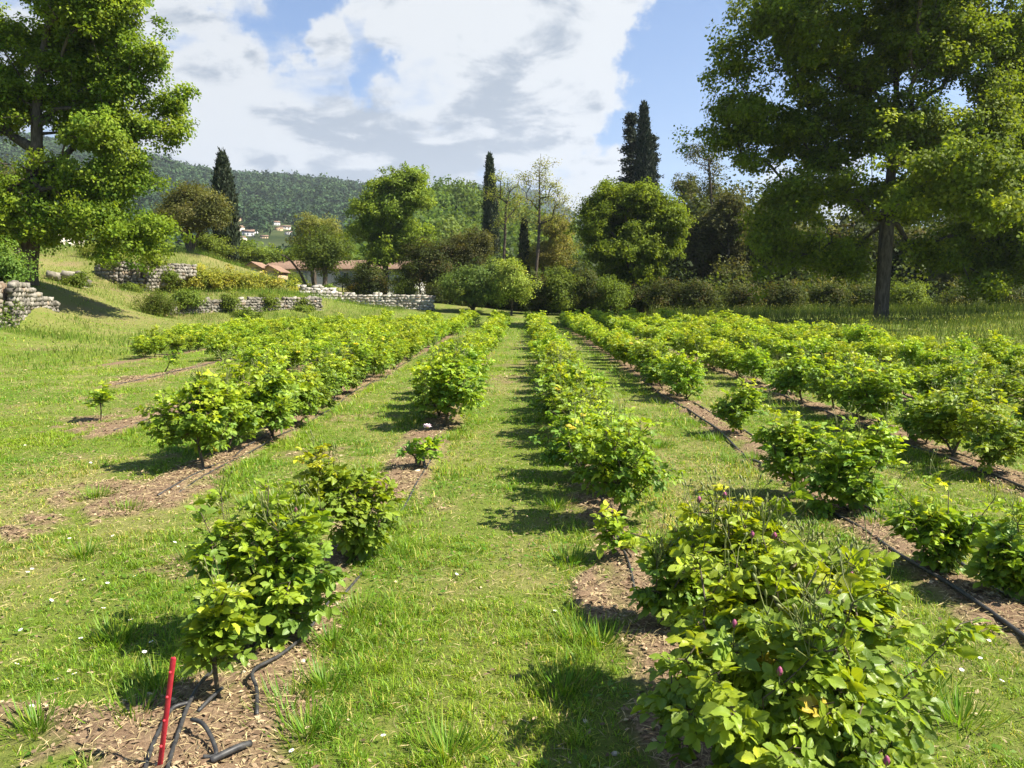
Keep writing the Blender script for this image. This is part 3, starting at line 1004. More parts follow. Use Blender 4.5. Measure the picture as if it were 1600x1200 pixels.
tree('oak_tree', 'large sunlit oak with spreading limbs on the bank above the rubble wall', 'tree', 34,
     [(42, 440), (48, 380), (52, 300), (57, 235), (58, 170), (64, 100), (80, 20)],
     [(60, 50, 110, 75), (170, 30, 60, 50), (225, 125, 82, 62), (255, 145, 58, 58), (200, 85, 60, 40), (130, 130, 80, 58), (40, 165, 90, 65), (140, 205, 85, 40), (235, 195, 52, 36), (60, 280, 110, 50),
      (165, 290, 65, 42), (205, 275, 50, 38), (40, 350, 85, 40), (165, 345, 75, 36), (230, 360, 55, 40), (150, 385, 60, 34), (230, 395, 28, 24), (85, 400, 40, 24), (-80, 120, 110, 130), (-70, 300, 100, 90), (120, -40, 130, 55)],
     3300, 80, 0.135, OAK, 0.36, 0.47, 101, gap=0.47, hollow=1.2, r_tip=0.014, gscale=0.5, aspect=.75)
tree('oak_tree', 'huge dark backlit oak with dense crown standing in tall grass', 'tree', 42,
     [(1376, 500), (1380, 440), (1384, 380), (1388, 320), (1394, 250), (1400, 170), (1400, 80)],
     [(1230, 70, 110, 85), (1150, 100, 58, 48), (1340, 90, 110, 100), (1440, 60, 120, 90), (1560, 60, 110, 90), (1195, 180, 85, 55), (1125, 215, 58, 32), (1180, 250, 70, 40), (1300, 210, 100, 70),
      (1420, 200, 110, 70), (1540, 200, 110, 75), (1260, 300, 85, 48), (1350, 300, 90, 45), (1230, 375, 80, 58), (1215, 432, 48, 44), (1300, 395, 80, 44), (1450, 300, 90, 50), (1560, 310, 100, 60), (1660, 200, 110, 150),
      (1480, 385, 84, 44), (1580, 400, 95, 54), (1540, 440, 60, 34), (1650, 380, 90, 60), (1380, -30, 190, 70), (1560, -30, 120, 60), (1200, 20, 70, 40), (1440, 425, 34, 20), (1330, 420, 30, 22), (1385, 300, 90, 45, -7), (1400, 350, 50, 26, -8), (1340, 340, 40, 30, -6), (1440, 350, 50, 30, -6)],
     4500, 78, 0.175, OAKR, 0.36, 0.62, 102, gap=0.44, hollow=1.2, r_tip=0.018, gscale=0.32, aspect=.75)
tree('tree', 'thin multi stemmed tree with pale trunks behind the left oak', 'tree', 46, [(30, 395), (28, 350), (18, 310), (10, 270)],
     [(10, 300, 40, 40), (-30, 280, 50, 40), (40, 290, 30, 30)], 120, 40, 0.16, BROWN, 0.10, 0.7, 103, extra_trunks=[([(26, 395), (14, 350), (2, 315)], .08), ([(34, 395), (38, 350), (40, 310)], .08), ([(24, 395), (8, 340), (-12, 305)], .07)])
tree('tree', 'rounded olive brown tree standing beside the tall narrow cypress', 'tree', 62, [(297, 392), (297, 370), (292, 345), (294, 320)],
     [(295, 308, 48, 32), (270, 330, 32, 26), (328, 322, 34, 34), (300, 340, 48, 26), (345, 335, 22, 22)], 420, 50, 0.17, OLIVE, 0.24, 0.62, 104, gap=0.36, extra_trunks=[([(300, 392), (310, 365), (325, 335)], .14), ([(294, 392), (284, 362), (270, 335)], .12)])
cypress('dark narrow cypress, alone on the terrace right of the olive brown tree', 68, (356, 417), (347, 248), 15.5, 105, n=1700, full=0.42)
tree('tree', 'dark rounded tree with leaning branch in front of the white house', 'tree', 64, [(507, 450), (508, 425), (505, 400), (500, 380)],
     [(505, 385, 45, 36), (530, 392, 22, 28), (470, 398, 26, 24), (500, 405, 42, 24)], 420, 55, 0.15, [(4, (0.055, 0.09, 0.02)), (3, (0.08, 0.12, 0.025)), (2, (0.04, 0.07, 0.018))], 0.2, 0.6, 106, gap=0.3,
     extra_trunks=[([(490, 446), (487, 425), (490, 405)], .13), ([(478, 446), (468, 425), (452, 405), (440, 398)], .12)])
tree('tree', 'pale olive leaved tree rising behind the dark rounded tree', 'tree', 76, [(492, 440), (490, 400), (486, 360)],
     [(492, 352, 32, 18), (470, 366, 24, 18), (515, 362, 24, 20)], 200, 46, 0.17, [(3, (0.13, 0.14, 0.05)), (2, (0.10, 0.12, 0.035))], 0.16, 0.6, 107, gap=0.3)
tree('maple_tree', 'tall bright green tree standing behind the mortared stone wall', 'tree', 70, [(600, 478), (601, 440), (604, 400), (612, 350), (616, 300), (614, 260)],
     [(612, 262, 24, 24), (600, 285, 26, 22), (640, 290, 34, 28), (570, 318, 30, 24), (610, 325, 44, 26), (655, 318, 28, 30), (580, 355, 36, 24), (635, 360, 42, 26), (600, 392, 40, 24), (650, 385, 26, 20)],
     1250, 52, 0.20, MAPLE, 0.27, 0.50, 108, gap=0.30, hollow=1.5, gscale=0.6)
tree('tree', 'small dark green tree under the left side of the tall maple', 'tree', 68, [(578, 478), (578, 450), (576, 430)], [(575, 425, 24, 30), (590, 445, 20, 20), (566, 448, 16, 18)], 140, 55, 0.15, EVER, 0.1, 0.55, 109)
tree('evergreen_tree', 'dusky evergreen with several thin trunks right of the mortared wall', 'tree', 66, [(668, 480), (668, 450), (670, 420), (672, 395)],
     [(665, 395, 36, 28), (690, 405, 32, 34), (650, 420, 24, 30), (680, 430, 36, 26)], 430, 58, 0.15, EVER, 0.14, 0.6, 110, gap=0.28, extra_trunks=[([(658, 480), (656, 450), (654, 425)], .09), ([(690, 480), (692, 450), (690, 425)], .1)])
tree('evergreen_tree', 'brown tinged evergreen thicket left of the cypress foot', 'tree', 68, [(722, 480), (722, 440), (720, 400)],
     [(718, 390, 28, 28), (735, 372, 22, 22), (712, 420, 32, 32), (750, 385, 26, 30)], 380, 56, 0.16, BROWN, 0.16, 0.6, 111, gap=0.28)
tree('tree', 'low wide dark green tree arching over the field end', 'tree', 57, [(738, 482), (742, 462), (744, 448)],
     [(735, 440, 42, 26), (765, 432, 34, 24), (710, 448, 28, 22), (750, 455, 44, 18), (765, 420, 24, 16)], 430, 58, 0.14, [(4, (0.06, 0.10, 0.03)), (3, (0.08, 0.125, 0.04)), (1, (0.11, 0.15, 0.05))], 0.14, 0.5, 112, gap=0.26,
     extra_trunks=[([(740, 482), (755, 462), (772, 448)], .08), ([(737, 482), (722, 465), (710, 450)], .07)])
tree('tree', 'small pale yellow green tree at the far end of the path', 'tree', 55, [(799, 484), (800, 465), (798, 445)],
     [(800, 438, 24, 22), (782, 450, 18, 18), (812, 455, 16, 16), (800, 420, 16, 12), (795, 466, 20, 10)], 210, 56, 0.14, PALE, 0.09, 0.45, 113, gap=0.32)
cypress('slender cypress, midway between maple and twin conifers', 90, (769, 470), (765, 248), 11, 114, n=1500, full=0.5)
cypress('short dark cypress hidden among pale thin trees', 78, (818, 470), (819, 345), 7, 115, n=700, full=0.4)
SPARSE = [(4, (0.16, 0.19, 0.07)), (3, (0.13, 0.16, 0.05)), (1, (0.2, 0.2, 0.09))]
tree('thin_tree', 'half bare thin tree with forked trunk right beside the slender cypress', 'tree', 76, [(783, 480), (786, 420), (789, 370), (790, 330), (796, 300)],
     [(792, 285, 26, 24), (778, 300, 22, 22), (808, 300, 24, 26), (795, 325, 30, 22), (783, 350, 20, 20)], 150, 15, 0.16, SPARSE, 0.15, 0.6, 116, r_tip=0.016, hollow=1.2)
tree('thin_tree', 'tall half bare tree with straight trunk left of the round oak', 'tree', 74, [(832, 480), (838, 420), (842, 370), (843, 320), (843, 270), (845, 240)],
     [(845, 255, 16, 24), (855, 285, 30, 26), (828, 290, 24, 24), (870, 310, 26, 22), (840, 320, 36, 22), (880, 325, 22, 18), (855, 345, 36, 18)], 230, 14, 0.16, SPARSE, 0.17, 0.6, 117, r_tip=0.016, hollow=1.2)
tree('tree', 'yellowish bushy tree in front of the tall half bare tree', 'tree', 78, [(850, 480), (848, 430), (850, 390)],
     [(845, 385, 28, 26), (875, 370, 26, 24), (865, 400, 30, 26), (832, 400, 20, 26), (893, 395, 20, 26), (860, 355, 34, 16)], 360, 48, 0.17, [(4, (0.13, 0.14, 0.045)), (3, (0.16, 0.15, 0.06)), (2, (0.09, 0.11, 0.03))], 0.15, 0.6, 118, gap=0.3)
tree('oak_tree', 'round yellow green oak with forked trunk in front of the twin conifers', 'tree', 61, [(1004, 482), (998, 455), (985, 420), (970, 390), (958, 365)],
     [(985, 308, 62, 28), (940, 330, 38, 32), (1030, 328, 38, 34), (1050, 352, 24, 30), (985, 350, 66, 32), (925, 360, 26, 28), (1000, 392, 62, 28), (950, 395, 40, 24), (1045, 390, 24, 24), (965, 425, 34, 18), (1012, 425, 40, 16)],
     2100, 50, 0.18, [(4, (0.095, 0.152, 0.02)), (3, (0.125, 0.185, 0.025)), (2, (0.062, 0.105, 0.016))], 0.22, 0.46, 119, gap=0.28, hollow=1.5, gscale=0.6, extra_trunks=[([(1000, 470), (1006, 430), (1015, 395), (1022, 370)], .13)])
conifer('tall dark tiered conifer, left one of the twin skyline trees', 96, (984, 470), (987, 172), 27, 120)
cypress('tall dark pointed cypress touching the tiered conifer on the skyline', 93, (1010, 470), (1006, 168), 15, 121, n=1900, full=0.3, pal=[(4, (0.02, 0.033, 0.016)), (3, (0.03, 0.042, 0.02))])
conifer('ragged dark conifer lower than and behind the pointed skyline cypress', 98, (1020, 470), (1017, 205), 16, 122)
tree('evergreen_tree', 'broad brown green holm oak right of the twin skyline conifers', 'tree', 92, [(1085, 475), (1085, 400), (1083, 340)],
     [(1080, 290, 34, 20), (1060, 310, 26, 24), (1105, 310, 30, 28), (1085, 335, 50, 30), (1110, 360, 36, 36), (1070, 380, 40, 40)], 480, 50, 0.22, BROWN, 0.3, 0.8, 123, gap=0.26)
tree('thin_tree', 'tall sparse leaved tree showing sky left of the huge oak', 'tree', 74, [(1117, 480), (1115, 400), (1112, 320), (1108, 260), (1105, 220)],
     [(1105, 215, 22, 24), (1090, 240, 24, 22), (1120, 250, 24, 28), (1105, 285, 26, 28), (1130, 300, 20, 24)], 150, 20, 0.16, GREY, 0.14, 0.6, 124, r_tip=0.016, hollow=1.2)
for k, (px, Yk, top, wd, pal, lab) in enumerate([
        (1100, 70, 325, 40, GREY, 'grey green tree at the wood edge right of the round oak'),
        (1140, 68, 285, 42, GREY, 'taller grey green tree of the wood edge nearest the huge oak'),
        (1185, 70, 310, 36, BROWN, 'brownish tree at the wood edge under the left crown of the huge oak'),
        (1255, 69, 340, 40, GREY, 'shaded grey tree behind the huge oak, next left of its trunk'),
        (1310, 72, 345, 36, EVER, 'dark evergreen behind the huge oak close to its trunk'),
        (1420, 70, 350, 40, EVER, 'dark evergreen right behind the trunk of the huge oak'),
        (1480, 66, 345, 42, GREY, 'grey green tree right of the huge oak trunk in the wood'),
        (1545, 68, 335, 44, BROWN, 'brownish tree at the wood edge near the right photo border'),
        (1610, 66, 330, 50, GREY, 'grey green tree at the right photo border behind tall grass'),
        (1690, 64, 310, 60, EVER, 'dark evergreen closing the wood beyond the right border')]):
    tree('wood_edge_tree', lab, 'tree', Yk, [(px, 482), (px + 2, 450), (px - 2, (480 + top) / 2), (px, top + 25)],
         [(px, top + 28, wd * .7, 28), (px - wd * .4, top + 58, wd * .6, 30), (px + wd * .45, top + 62, wd * .6, 34), (px, 440, wd, 32), (px - wd * .5, 455, wd * .5, 22), (px, (top + 440) / 2, wd * .9, (440 - top) * .35)], 560, 44, 0.20, pal, 0.15, 0.6, 130 + k, gap=0.26,
         group='trees along the wood edge')
for k, (px, Yk, top, wd, pal, lab) in enumerate([
        (842, 58, 425, 24, EVER, 'dark shrub at the path end just right of the leaf pile'),
        (875, 57, 415, 26, FRESH, 'light green shrub at the wood foot, nearest right of the path end'),
        (915, 58, 410, 30, EVER, 'dark green shrub in front of the round oak, left of its trunk'),
        (955, 57, 430, 28, FRESH, 'mid green shrub under the round oak, just left of its trunk'),
        (1040, 58, 430, 34, EVER, 'dark shrub right of the round oak trunk'),
        (1085, 57, 440, 30, EVER, 'dusky shrub at the wood foot below the holm oak'),
        (1150, 57, 445, 36, EVER, 'low dark shrub at the wood foot left of the huge oak'),
        (1225, 57, 448, 36, EVER, 'dull shrub in the shade left of the huge oak trunk'),
        (1300, 57, 440, 34, EVER, 'tall dull weed bush close left of the huge oak trunk'),
        (1420, 55, 445, 34, FRESH, 'light green weed bush close right of the huge oak trunk'),
        (1500, 55, 450, 40, EVER, 'dark low shrub behind the tall grass right of the huge oak'),
        (632, 70, 410, 22, FRESH, 'fresh green bushy tree under the right side of the tall maple'),
        (570, 74, 405, 22, FRESH, 'fresh green bushy tree between the dark rounded tree and the maple'),
        (452, 74, 410, 24, FRESH, 'green bushy tree left of the leaning branch by the white house'),
        (420, 76, 412, 20, EVER, 'dark shrub behind the small sheds'),
        (1580, 54, 448, 40, EVER, 'dull green shrub behind the tall grass at the right border'),
        (1360, 58, 442, 34, EVER, 'dark shrub directly behind the foot of the huge oak'),
        (1000, 60, 440, 30, EVER, 'dark shrub hiding the foot of the round oak'),
        (690, 63, 445, 24, EVER, 'dark shrub at the right end of the mortared stone wall'),
        (722, 63, 448, 24, EVER, 'dark shrub under the left half of the low wide tree'),
        (760, 64, 446, 26, EVER, 'dark shrub under the right half of the low wide tree'),
        (800, 64, 440, 26, EVER, 'dark shrub behind the small pale yellow green tree'),
        (828, 62, 438, 20, EVER, 'dark shrub filling the gap behind the leaf pile')]):
    tree('shrub', lab, 'shrub', Yk, [(px, 484), (px, 476), (px, 468)],
         [(px, (top + 478) / 2, wd, (478 - top) / 2), (px - wd * .5, 462, wd * .5, 16), (px + wd * .5, 460, wd * .5, 18), (px, 472, wd * .9, 12)], 190, 50, 0.13, pal, 0.06, 0.5, 150 + k, gap=0.24, r_tip=.008, group='shrubs along the wood foot')

# shrubs on the left terraces
VARI = [(4, (0.17, 0.20, 0.035)), (3, (0.10, 0.14, 0.025)), (2, (0.26, 0.26, 0.06))]
for k, (px, py, wd, ht, lab) in enumerate([
        (238, 437, 22, 15, 'variegated shrub at the left end of the terrace hedge'),
        (272, 436, 24, 16, 'second variegated shrub from the left end of the terrace hedge'),
        (308, 434, 26, 19, 'tallest variegated shrub, third along the terrace hedge'),
        (345, 438, 24, 16, 'fourth variegated shrub along the terrace hedge, below the lone cypress'),
        (382, 443, 24, 15, 'fifth variegated shrub along the terrace hedge'),
        (415, 446, 22, 13, 'sixth variegated shrub along the terrace hedge, below the shed'),
        (445, 448, 18, 12, 'last variegated shrub at the right end of the terrace hedge')]):
    tree('shrub', lab, 'shrub', 48 + k, [(px, py + ht + 4), (px, py + ht - 2), (px, py + 3)], [(px, py, wd, ht), (px - wd * .5, py + 3, wd * .5, ht * .7), (px + wd * .5, py + 2, wd * .5, ht * .75)], 120, 46, 0.13, VARI, 0.04, 0.4, 170 + k, gap=0.2, r_tip=.008,
         group='variegated shrubs of the terrace hedge')
tree('shrub', 'lone dark green broom bush on the bank at the end of the lower rubble wall', 'shrub', 39, [(244, 500), (244, 490), (244, 480)], [(243, 474, 24, 22), (236, 485, 18, 14), (252, 486, 16, 12)], 170, 60, 0.10, [(4, (0.06, 0.10, 0.018)), (2, (0.1, 0.13, 0.03))], 0.05, 0.32, 181, r_tip=.006, aspect=.3)
tree('shrub', 'feathery green shrub overhanging the rubble wall at the left border', 'shrub', 28, [(0, 440), (2, 425), (5, 412)], [(0, 405, 32, 24), (-30, 400, 40, 34), (22, 425, 20, 14)], 240, 60, 0.10, [(4, (0.07, 0.13, 0.03)), (2, (0.10, 0.16, 0.04))], 0.05, 0.34, 182, r_tip=.006)
tree('shrub', 'ivy like green shrub at the left border in front of the rubble wall', 'shrub', 25.5, [(8, 520), (8, 510), (8, 500)], [(2, 500, 14, 10), (-25, 485, 26, 24)], 90, 60, 0.08, [(4, (0.05, 0.10, 0.02)), (2, (0.09, 0.14, 0.03))], 0.03, 0.3, 183, r_tip=.006)
tree('shrub', 'green creeper bush covering the middle of the lower rubble wall', 'shrub', 41.5, [(300, 492), (300, 484), (298, 476)], [(298, 466, 24, 10), (285, 474, 12, 12), (322, 468, 14, 8)], 120, 50, 0.10, FRESH, 0.03, 0.28, 184, r_tip=.006)
tree('shrub', 'soft green bush on the upper terrace below the left oak', 'shrub', 50, [(165, 418), (165, 408), (165, 400)], [(165, 395, 32, 16), (190, 402, 22, 12), (140, 402, 20, 12)], 160, 55, 0.12, [(4, (0.11, 0.15, 0.03)), (2, (0.16, 0.19, 0.045))], 0.03, 0.4, 185, r_tip=.006)
tree('shrub', 'round green bush at the foot of the lone cypress', 'shrub', 66, [(325, 405), (325, 395), (325, 385)], [(325, 380, 24, 18), (340, 390, 18, 14)], 130, 50, 0.15, FRESH, 0.04, 0.5, 186)
tree('shrub', 'yellow flowering shrub before the white house wall', 'shrub', 72, [(560, 465), (560, 458), (560, 452)], [(560, 450, 8, 7), (550, 453, 9, 5)], 50, 46, 0.12, [(4, (0.55, 0.42, 0.02)), (2, (0.3, 0.3, 0.03))], 0.03, 0.3, 187)
tree('shrub', 'bare little tree with few leaves before the white house', 'shrub', 70, [(535, 465), (535, 450), (536, 440)], [(536, 436, 15, 10), (525, 440, 10, 8)], 60, 18, 0.12, FRESH, 0.05, 0.4, 188)
tree('shrub', 'green shrubbery filling the gap right of the lone cypress', 'shrub', 84, [(395, 420), (395, 412), (395, 404)], [(385, 398, 24, 12), (415, 400, 28, 14), (440, 402, 22, 13)], 190, 46, 0.2, FRESH, 0.06, 0.6, 189)


#WALLS
# ------------------------------------------------------------------ stone walls
def block_template():
    a = Acc()
    g_ = [-1, 0, 1]
    V, Fc, key = [], [], {}

    def vid(p):
        if p not in key:
            key[p] = len(V)
            V.append(p)
        return key[p]
    for ax in range(3):
        for sgn in (-1, 1):
            for i in range(2):
                for j in range(2):
                    q = []
                    for (di, dj) in ((0, 0), (1, 0), (1, 1), (0, 1)):
                        p = [0, 0, 0]
                        p[ax] = sgn
                        p[(ax + 1) % 3] = g_[i + di]
                        p[(ax + 2) % 3] = g_[j + dj]
                        q.append(vid(tuple(p)))
                    Fc.append(q if sgn > 0 else q[::-1])
    V = np.array(V, float)
    return V, np.array(Fc)


BLK_V, BLK_F = block_template()


def stone_wall(name, label, pts, thick, sw, sh, seed, rough=0.22, soil=False, pal=None, tumble=0.0):
    """pts: (px, py_base, py_top, Y); real stones laid along the line on an earth core"""
    r = np.random.default_rng(seed)
    B = np.array([P(a, b, d) for a, b, c, d in pts])
    T = np.array([P(a, c, d) for a, b, c, d in pts])
    B[:, 2] -= 0.15
    L = np.concatenate([[0], np.cumsum(np.hypot(*(np.diff(B[:, :2], axis=0).T)))])
    pal = pal or [(4, (0.205, 0.185, 0.15)), (3, (0.265, 0.243, 0.205)), (2, (0.14, 0.128, 0.105)), (1, (0.23, 0.18, 0.125))]
    vs, cs = [], []
    zmin = B[:, 2].min()
    zmax = T[:, 2].max()
    for face in (0, 1):
        z = zmin
        while z < zmax:
            h = sh * r.uniform(0.7, 1.4)
            s = r.uniform(-sw, 0)
            while s < L[-1]:
                wd = sw * r.uniform(0.55, 1.55)
                sc_ = s + wd / 2
                if 0 <= sc_ <= L[-1]:
                    bx = np.array([np.interp(sc_, L, B[:, k]) for k in range(3)])
                    tz = np.interp(sc_, L, T[:, 2]) + r.uniform(-0.5, 0.35) * sh
                    zc = z + h / 2 + r.uniform(-.12, .12) * sh
                    if bx[2] - 0.05 <= zc <= tz:
                        e = 0.1
                        dx = np.array([np.interp(min(sc_ + e, L[-1]), L, B[:, k]) - np.interp(max(sc_ - e, 0), L, B[:, k]) for k in range(2)])
                        dx /= np.linalg.norm(dx)
                        nn = np.array([dx[1], -dx[0]])
                        if nn[1] > 0:
                            nn = -nn
                        q = BLK_V.copy()
                        ln = np.linalg.norm(q, axis=1, keepdims=True)
                        q = q * (0.72 + 0.28 * (1.25 / ln))
                        q = q + r.standard_normal(q.shape) * rough * 0.5
                        hw, hd = wd * 0.5 * 0.97, min(thick * 0.3, sw * 0.6)
                        a_ = r.uniform(-1, 1) * (0.06 + tumble)
                        qx = q[:, 0] * hw * math.cos(a_) - q[:, 2] * h * .49 * math.sin(a_)
                        qz = q[:, 2] * h * 0.49 * math.cos(a_) + q[:, 0] * hw * math.sin(a_)
                        qy = q[:, 1] * hd
                        off = (thick / 2 - hd) * (1 if face == 0 else -1) + r.uniform(-.06, .10) * sw * (1 + 3 * tumble)
                        bat = -(zc - bx[2]) * 0.08
                        ctr = np.array([bx[0], bx[1], zc])
                        ctr[:2] += nn * (off + bat)
                        pnt = ctr + qx[:, None] * np.array([dx[0], dx[1], 0]) + qy[:, None] * np.array([nn[0], nn[1], 0]) + qz[:, None] * np.array([0, 0, 1.0])
                        vs.append(pnt)
                        cs.append(pick(pal, 1, r, 0.14)[0])
                s += wd
            z += h
    V = np.concatenate(vs)
    n = len(vs)
    Fc = (BLK_F[None] + (np.arange(n) * len(BLK_V))[:, None, None]).reshape(-1, 4)
    a = Acc()
    a.add(V, Fc, np.repeat(np.array(cs), len(BLK_V), 0))
    # earth and rubble core
    cw = thick * 0.2
    for k in range(len(pts) - 1):
        d = B[k + 1, :2] - B[k, :2]
        d = d / np.linalg.norm(d)
        nn = np.array([d[1], -d[0]])
        q = []
        for (pt, tp) in ((B[k], T[k]), (B[k + 1], T[k + 1])):
            for sg in (-1, 1):
                for zz in (pt[2] - 0.2, tp[2] - sh * 0.5):
                    q.append([pt[0] + nn[0] * cw * sg, pt[1] + nn[1] * cw * sg, zz])
        a.add(np.array(q), np.array([[0, 1, 5, 4], [2, 6, 7, 3], [1, 3, 7, 5], [0, 4, 6, 2], [0, 2, 3, 1], [4, 5, 7, 6]]), (0.15, 0.11, 0.075))
    o = a.make(name, M_STONE)
    return tag(o, label, 'stone wall')


stone_wall('stone_wall', 'straight low mortared wall of pale squared stones before the tall maple', [(524, 487, 459.5, 58.5), (600, 487, 460, 58), (677, 487, 461, 57.5)], 0.6, 0.34, 0.20, 201, 0.30, tumble=0.08, pal=[(4, (0.36, 0.33, 0.27)), (3, (0.43, 0.40, 0.34)), (2, (0.28, 0.25, 0.205))])
stone_wall('rubble_wall', 'tumbled dry rubble wall at the left photo border below the oak', [(-70, 522, 425, 24.3), (0, 516, 438, 25.8), (35, 506, 452, 27.8), (76, 497, 474, 30)], 0.8, 0.19, 0.14, 202, 0.34, tumble=0.45)
stone_wall('rubble_wall', 'steep pale rubble wall on the upper terrace right of the oak trunk', [(152, 447, 415, 45.5), (185, 451, 407, 45.2), (222, 452, 412, 45.5), (262, 436, 414, 47), (300, 424, 414, 49)], 0.8, 0.22, 0.16, 203, 0.34, tumble=0.45)
stone_wall('rubble_wall', 'low loose row of grey boulders at the foot of the oak bank', [(86, 442, 427, 40), (112, 446, 424, 40.3), (140, 452, 436, 41)], 0.9, 0.45, 0.3, 204, 0.3, tumble=0.35)
stone_wall('rubble_wall', 'long low rubble wall half hidden by plants along the field edge', [(262, 494, 470, 40.7), (330, 493, 468, 42.3), (400, 491, 467, 44.5), (450, 489, 466, 46), (500, 488, 464, 47.5)], 0.8, 0.21, 0.15, 205, 0.34, tumble=0.45)
stone_wall('rubble_wall', 'short dark dry wall with gap of orange soil at its right end', [(466, 463, 446, 55), (496, 466, 447, 56), (524, 478, 449, 57.5)], 0.7, 0.36, 0.24, 206, 0.24, tumble=0.2, pal=[(4, (0.30, 0.28, 0.25)), (3, (0.38, 0.35, 0.31)), (2, (0.22, 0.20, 0.18))])

# ------------------------------------------------------------------ buildings


def gable(rt, W, D, H, rise, mat_wall, over=0.3, ridge_x=True, tiles=True, seed=0):
    a = Acc()
    a.box((-W / 2, -D / 2, -2.0), (W / 2, D / 2, H))
    if ridge_x:
        v = np.array([[-W / 2, -D / 2, H], [-W / 2, D / 2, H], [-W / 2, 0, H + rise], [W / 2, -D / 2, H], [W / 2, D / 2, H], [W / 2, 0, H + rise]])
    else:
        v = np.array([[-W / 2, -D / 2, H], [W / 2, -D / 2, H], [0, -D / 2, H + rise], [-W / 2, D / 2, H], [W / 2, D / 2, H], [0, D / 2, H + rise]])
    a.add(v, np.array([[0, 1, 2], [5, 4, 3]]))
    a.make('wall', mat_wall, rt)
    # rows of barrel tiles as a corrugated sheet with thickness
    a = Acc()
    span = (W if ridge_x else D) + 2 * over
    half = (D if ridge_x else W) / 2 + over
    k = max(8, int(span / 0.12))
    u = np.linspace(-span / 2, span / 2, k * 2 + 1)
    zz = 0.04 * (np.arange(len(u)) % 2)
    for sg in (-1, 1):
        e0 = np.stack([u, np.full_like(u, sg * half), H - over * rise / (half - over) + zz + 0.06], -1)
        e1 = np.stack([u, np.full_like(u, 0.0), H + rise + zz + 0.06], -1)
        low0, low1 = e0 - [0, 0, .09], e1 - [0, 0, .09]
        V = np.concatenate([e0, e1, low0, low1])
        if not ridge_x:
            V = V[:, [1, 0, 2]]
        n = len(u)
        i = np.arange(n - 1)
        Fq = np.concatenate([np.stack([i, i + 1, i + n + 1, i + n], 1), np.stack([i + 2 * n, i + 3 * n, i + 3 * n + 1, i + 2 * n + 1], 1), np.stack([i, i + 2 * n, i + 2 * n + 1, i + 1], 1)])
        a.add(V, Fq)
    a.make('roof', M_TILE, rt)


def window(rt, x, y, z0, w_, h_, shutters=True):
    a = Acc()
    t_ = 0.06
    for lo, hi in (((x - w_ / 2, y - .05, z0), (x - w_ / 2 + t_, y + .02, z0 + h_)), ((x + w_ / 2 - t_, y - .05, z0), (x + w_ / 2, y + .02, z0 + h_)),
                   ((x - w_ / 2 + t_, y - .05, z0), (x + w_ / 2 - t_, y + .02, z0 + t_)), ((x - w_ / 2 + t_, y - .05, z0 + h_ - t_), (x + w_ / 2 - t_, y + .02, z0 + h_)),
                   ((x - .025, y - .045, z0 + t_), (x + .025, y + .02, z0 + h_ - t_))):
        a.box(lo, hi)
    wo_ = a.make('window', M_RENDER, rt)
    a = Acc()
    a.box((x - w_ / 2 + t_, y - .02, z0 + t_), (x + w_ / 2 - t_, y + .01, z0 + h_ - t_))
    a.make('pane', M_GLASS, wo_)
    if shutters:
        for sg in (-1, 1):
            a = Acc()
            xc = x + sg * (w_ * 0.76)
            a.box((xc - w_ * .24, y - .06, z0), (xc + w_ * .24, y - .01, z0 + h_))
            a.make('shutter', M_SHUT, wo_)


b = P(548, 450, 84)
b[2] = gz(b[0], b[1]) - .2
s = 84 / F
rt = thing('house', 'long white rendered house with tiled roof behind the dark rounded tree', 'house', b)
W_ = 235 * s
Hh = P(548, 421, 84)[2] - b[2]
gable(rt, W_, 6.0, Hh, 0.9, M_RENDER, 0.35)
for px in (470, 541, 605, 640):
    x_ = P(px, 430, 81)[0] - b[0]
    zt = P(px, 425, 81)[2] - b[2]
    window(rt, x_, -3.02, zt - 1.15, 0.62, 1.15)
a = Acc()
xd = P(572, 440, 81)[0] - b[0]
a.box((xd - .45, -3.06, 0), (xd + .45, -2.98, 2.0))
d_ = a.make('door', M_SHUT, rt)
a = Acc()
a.box((xd + .3, -3.1, .95), (xd + .36, -3.06, 1.1))
a.make('handle', M_HOSE, d_)

for (px, py, Yd, wp, hp, rise, D_, mt, lab, rx) in [
        (428, 428, 71, 30, -4, .5, 2.6, M_OCHRE, 'small ochre shed with tiled gable roof, right one below the terrace hedge', False),
        (402, 431, 70, 24, -4, .4, 2.4, M_OCHRE, 'lower ochre shed with tiled gable roof beside the taller shed', False),
        (400, 421, 80, 60, -5, .35, 3.0, M_OCHRE, 'long low outbuilding with orange tiled roof behind the sheds', True)]:
    b = P(px, py, Yd)
    zb = gz(b[0], b[1])
    rt = thing('shed', lab, 'shed', (b[0], b[1], zb - .2))
    gable(rt, wp * Yd / F, D_, max(0.7, P(px, py - hp, Yd)[2] - zb), rise, mt, .2, rx)
    a = Acc()
    y0 = -D_ / 2 - .03
    hd = max(.6, P(px, py - hp, Yd)[2] - zb) * .85
    a.box((-.35, y0, 0.1), (.35, y0 + .05, hd))
    a.make('door', M_SHUT, rt)
b = P(40, 368, 95)
rt = thing('house', 'low white building glimpsed behind the left oak trunk', 'house', (b[0], b[1], b[2] - 2.2))
gable(rt, 11, 6, 2.6, .6, M_WALLS[0], .3)
for xx in (-4, -1, 3):
    window(rt, xx, -3.02, .9, .9, 1.2, False)


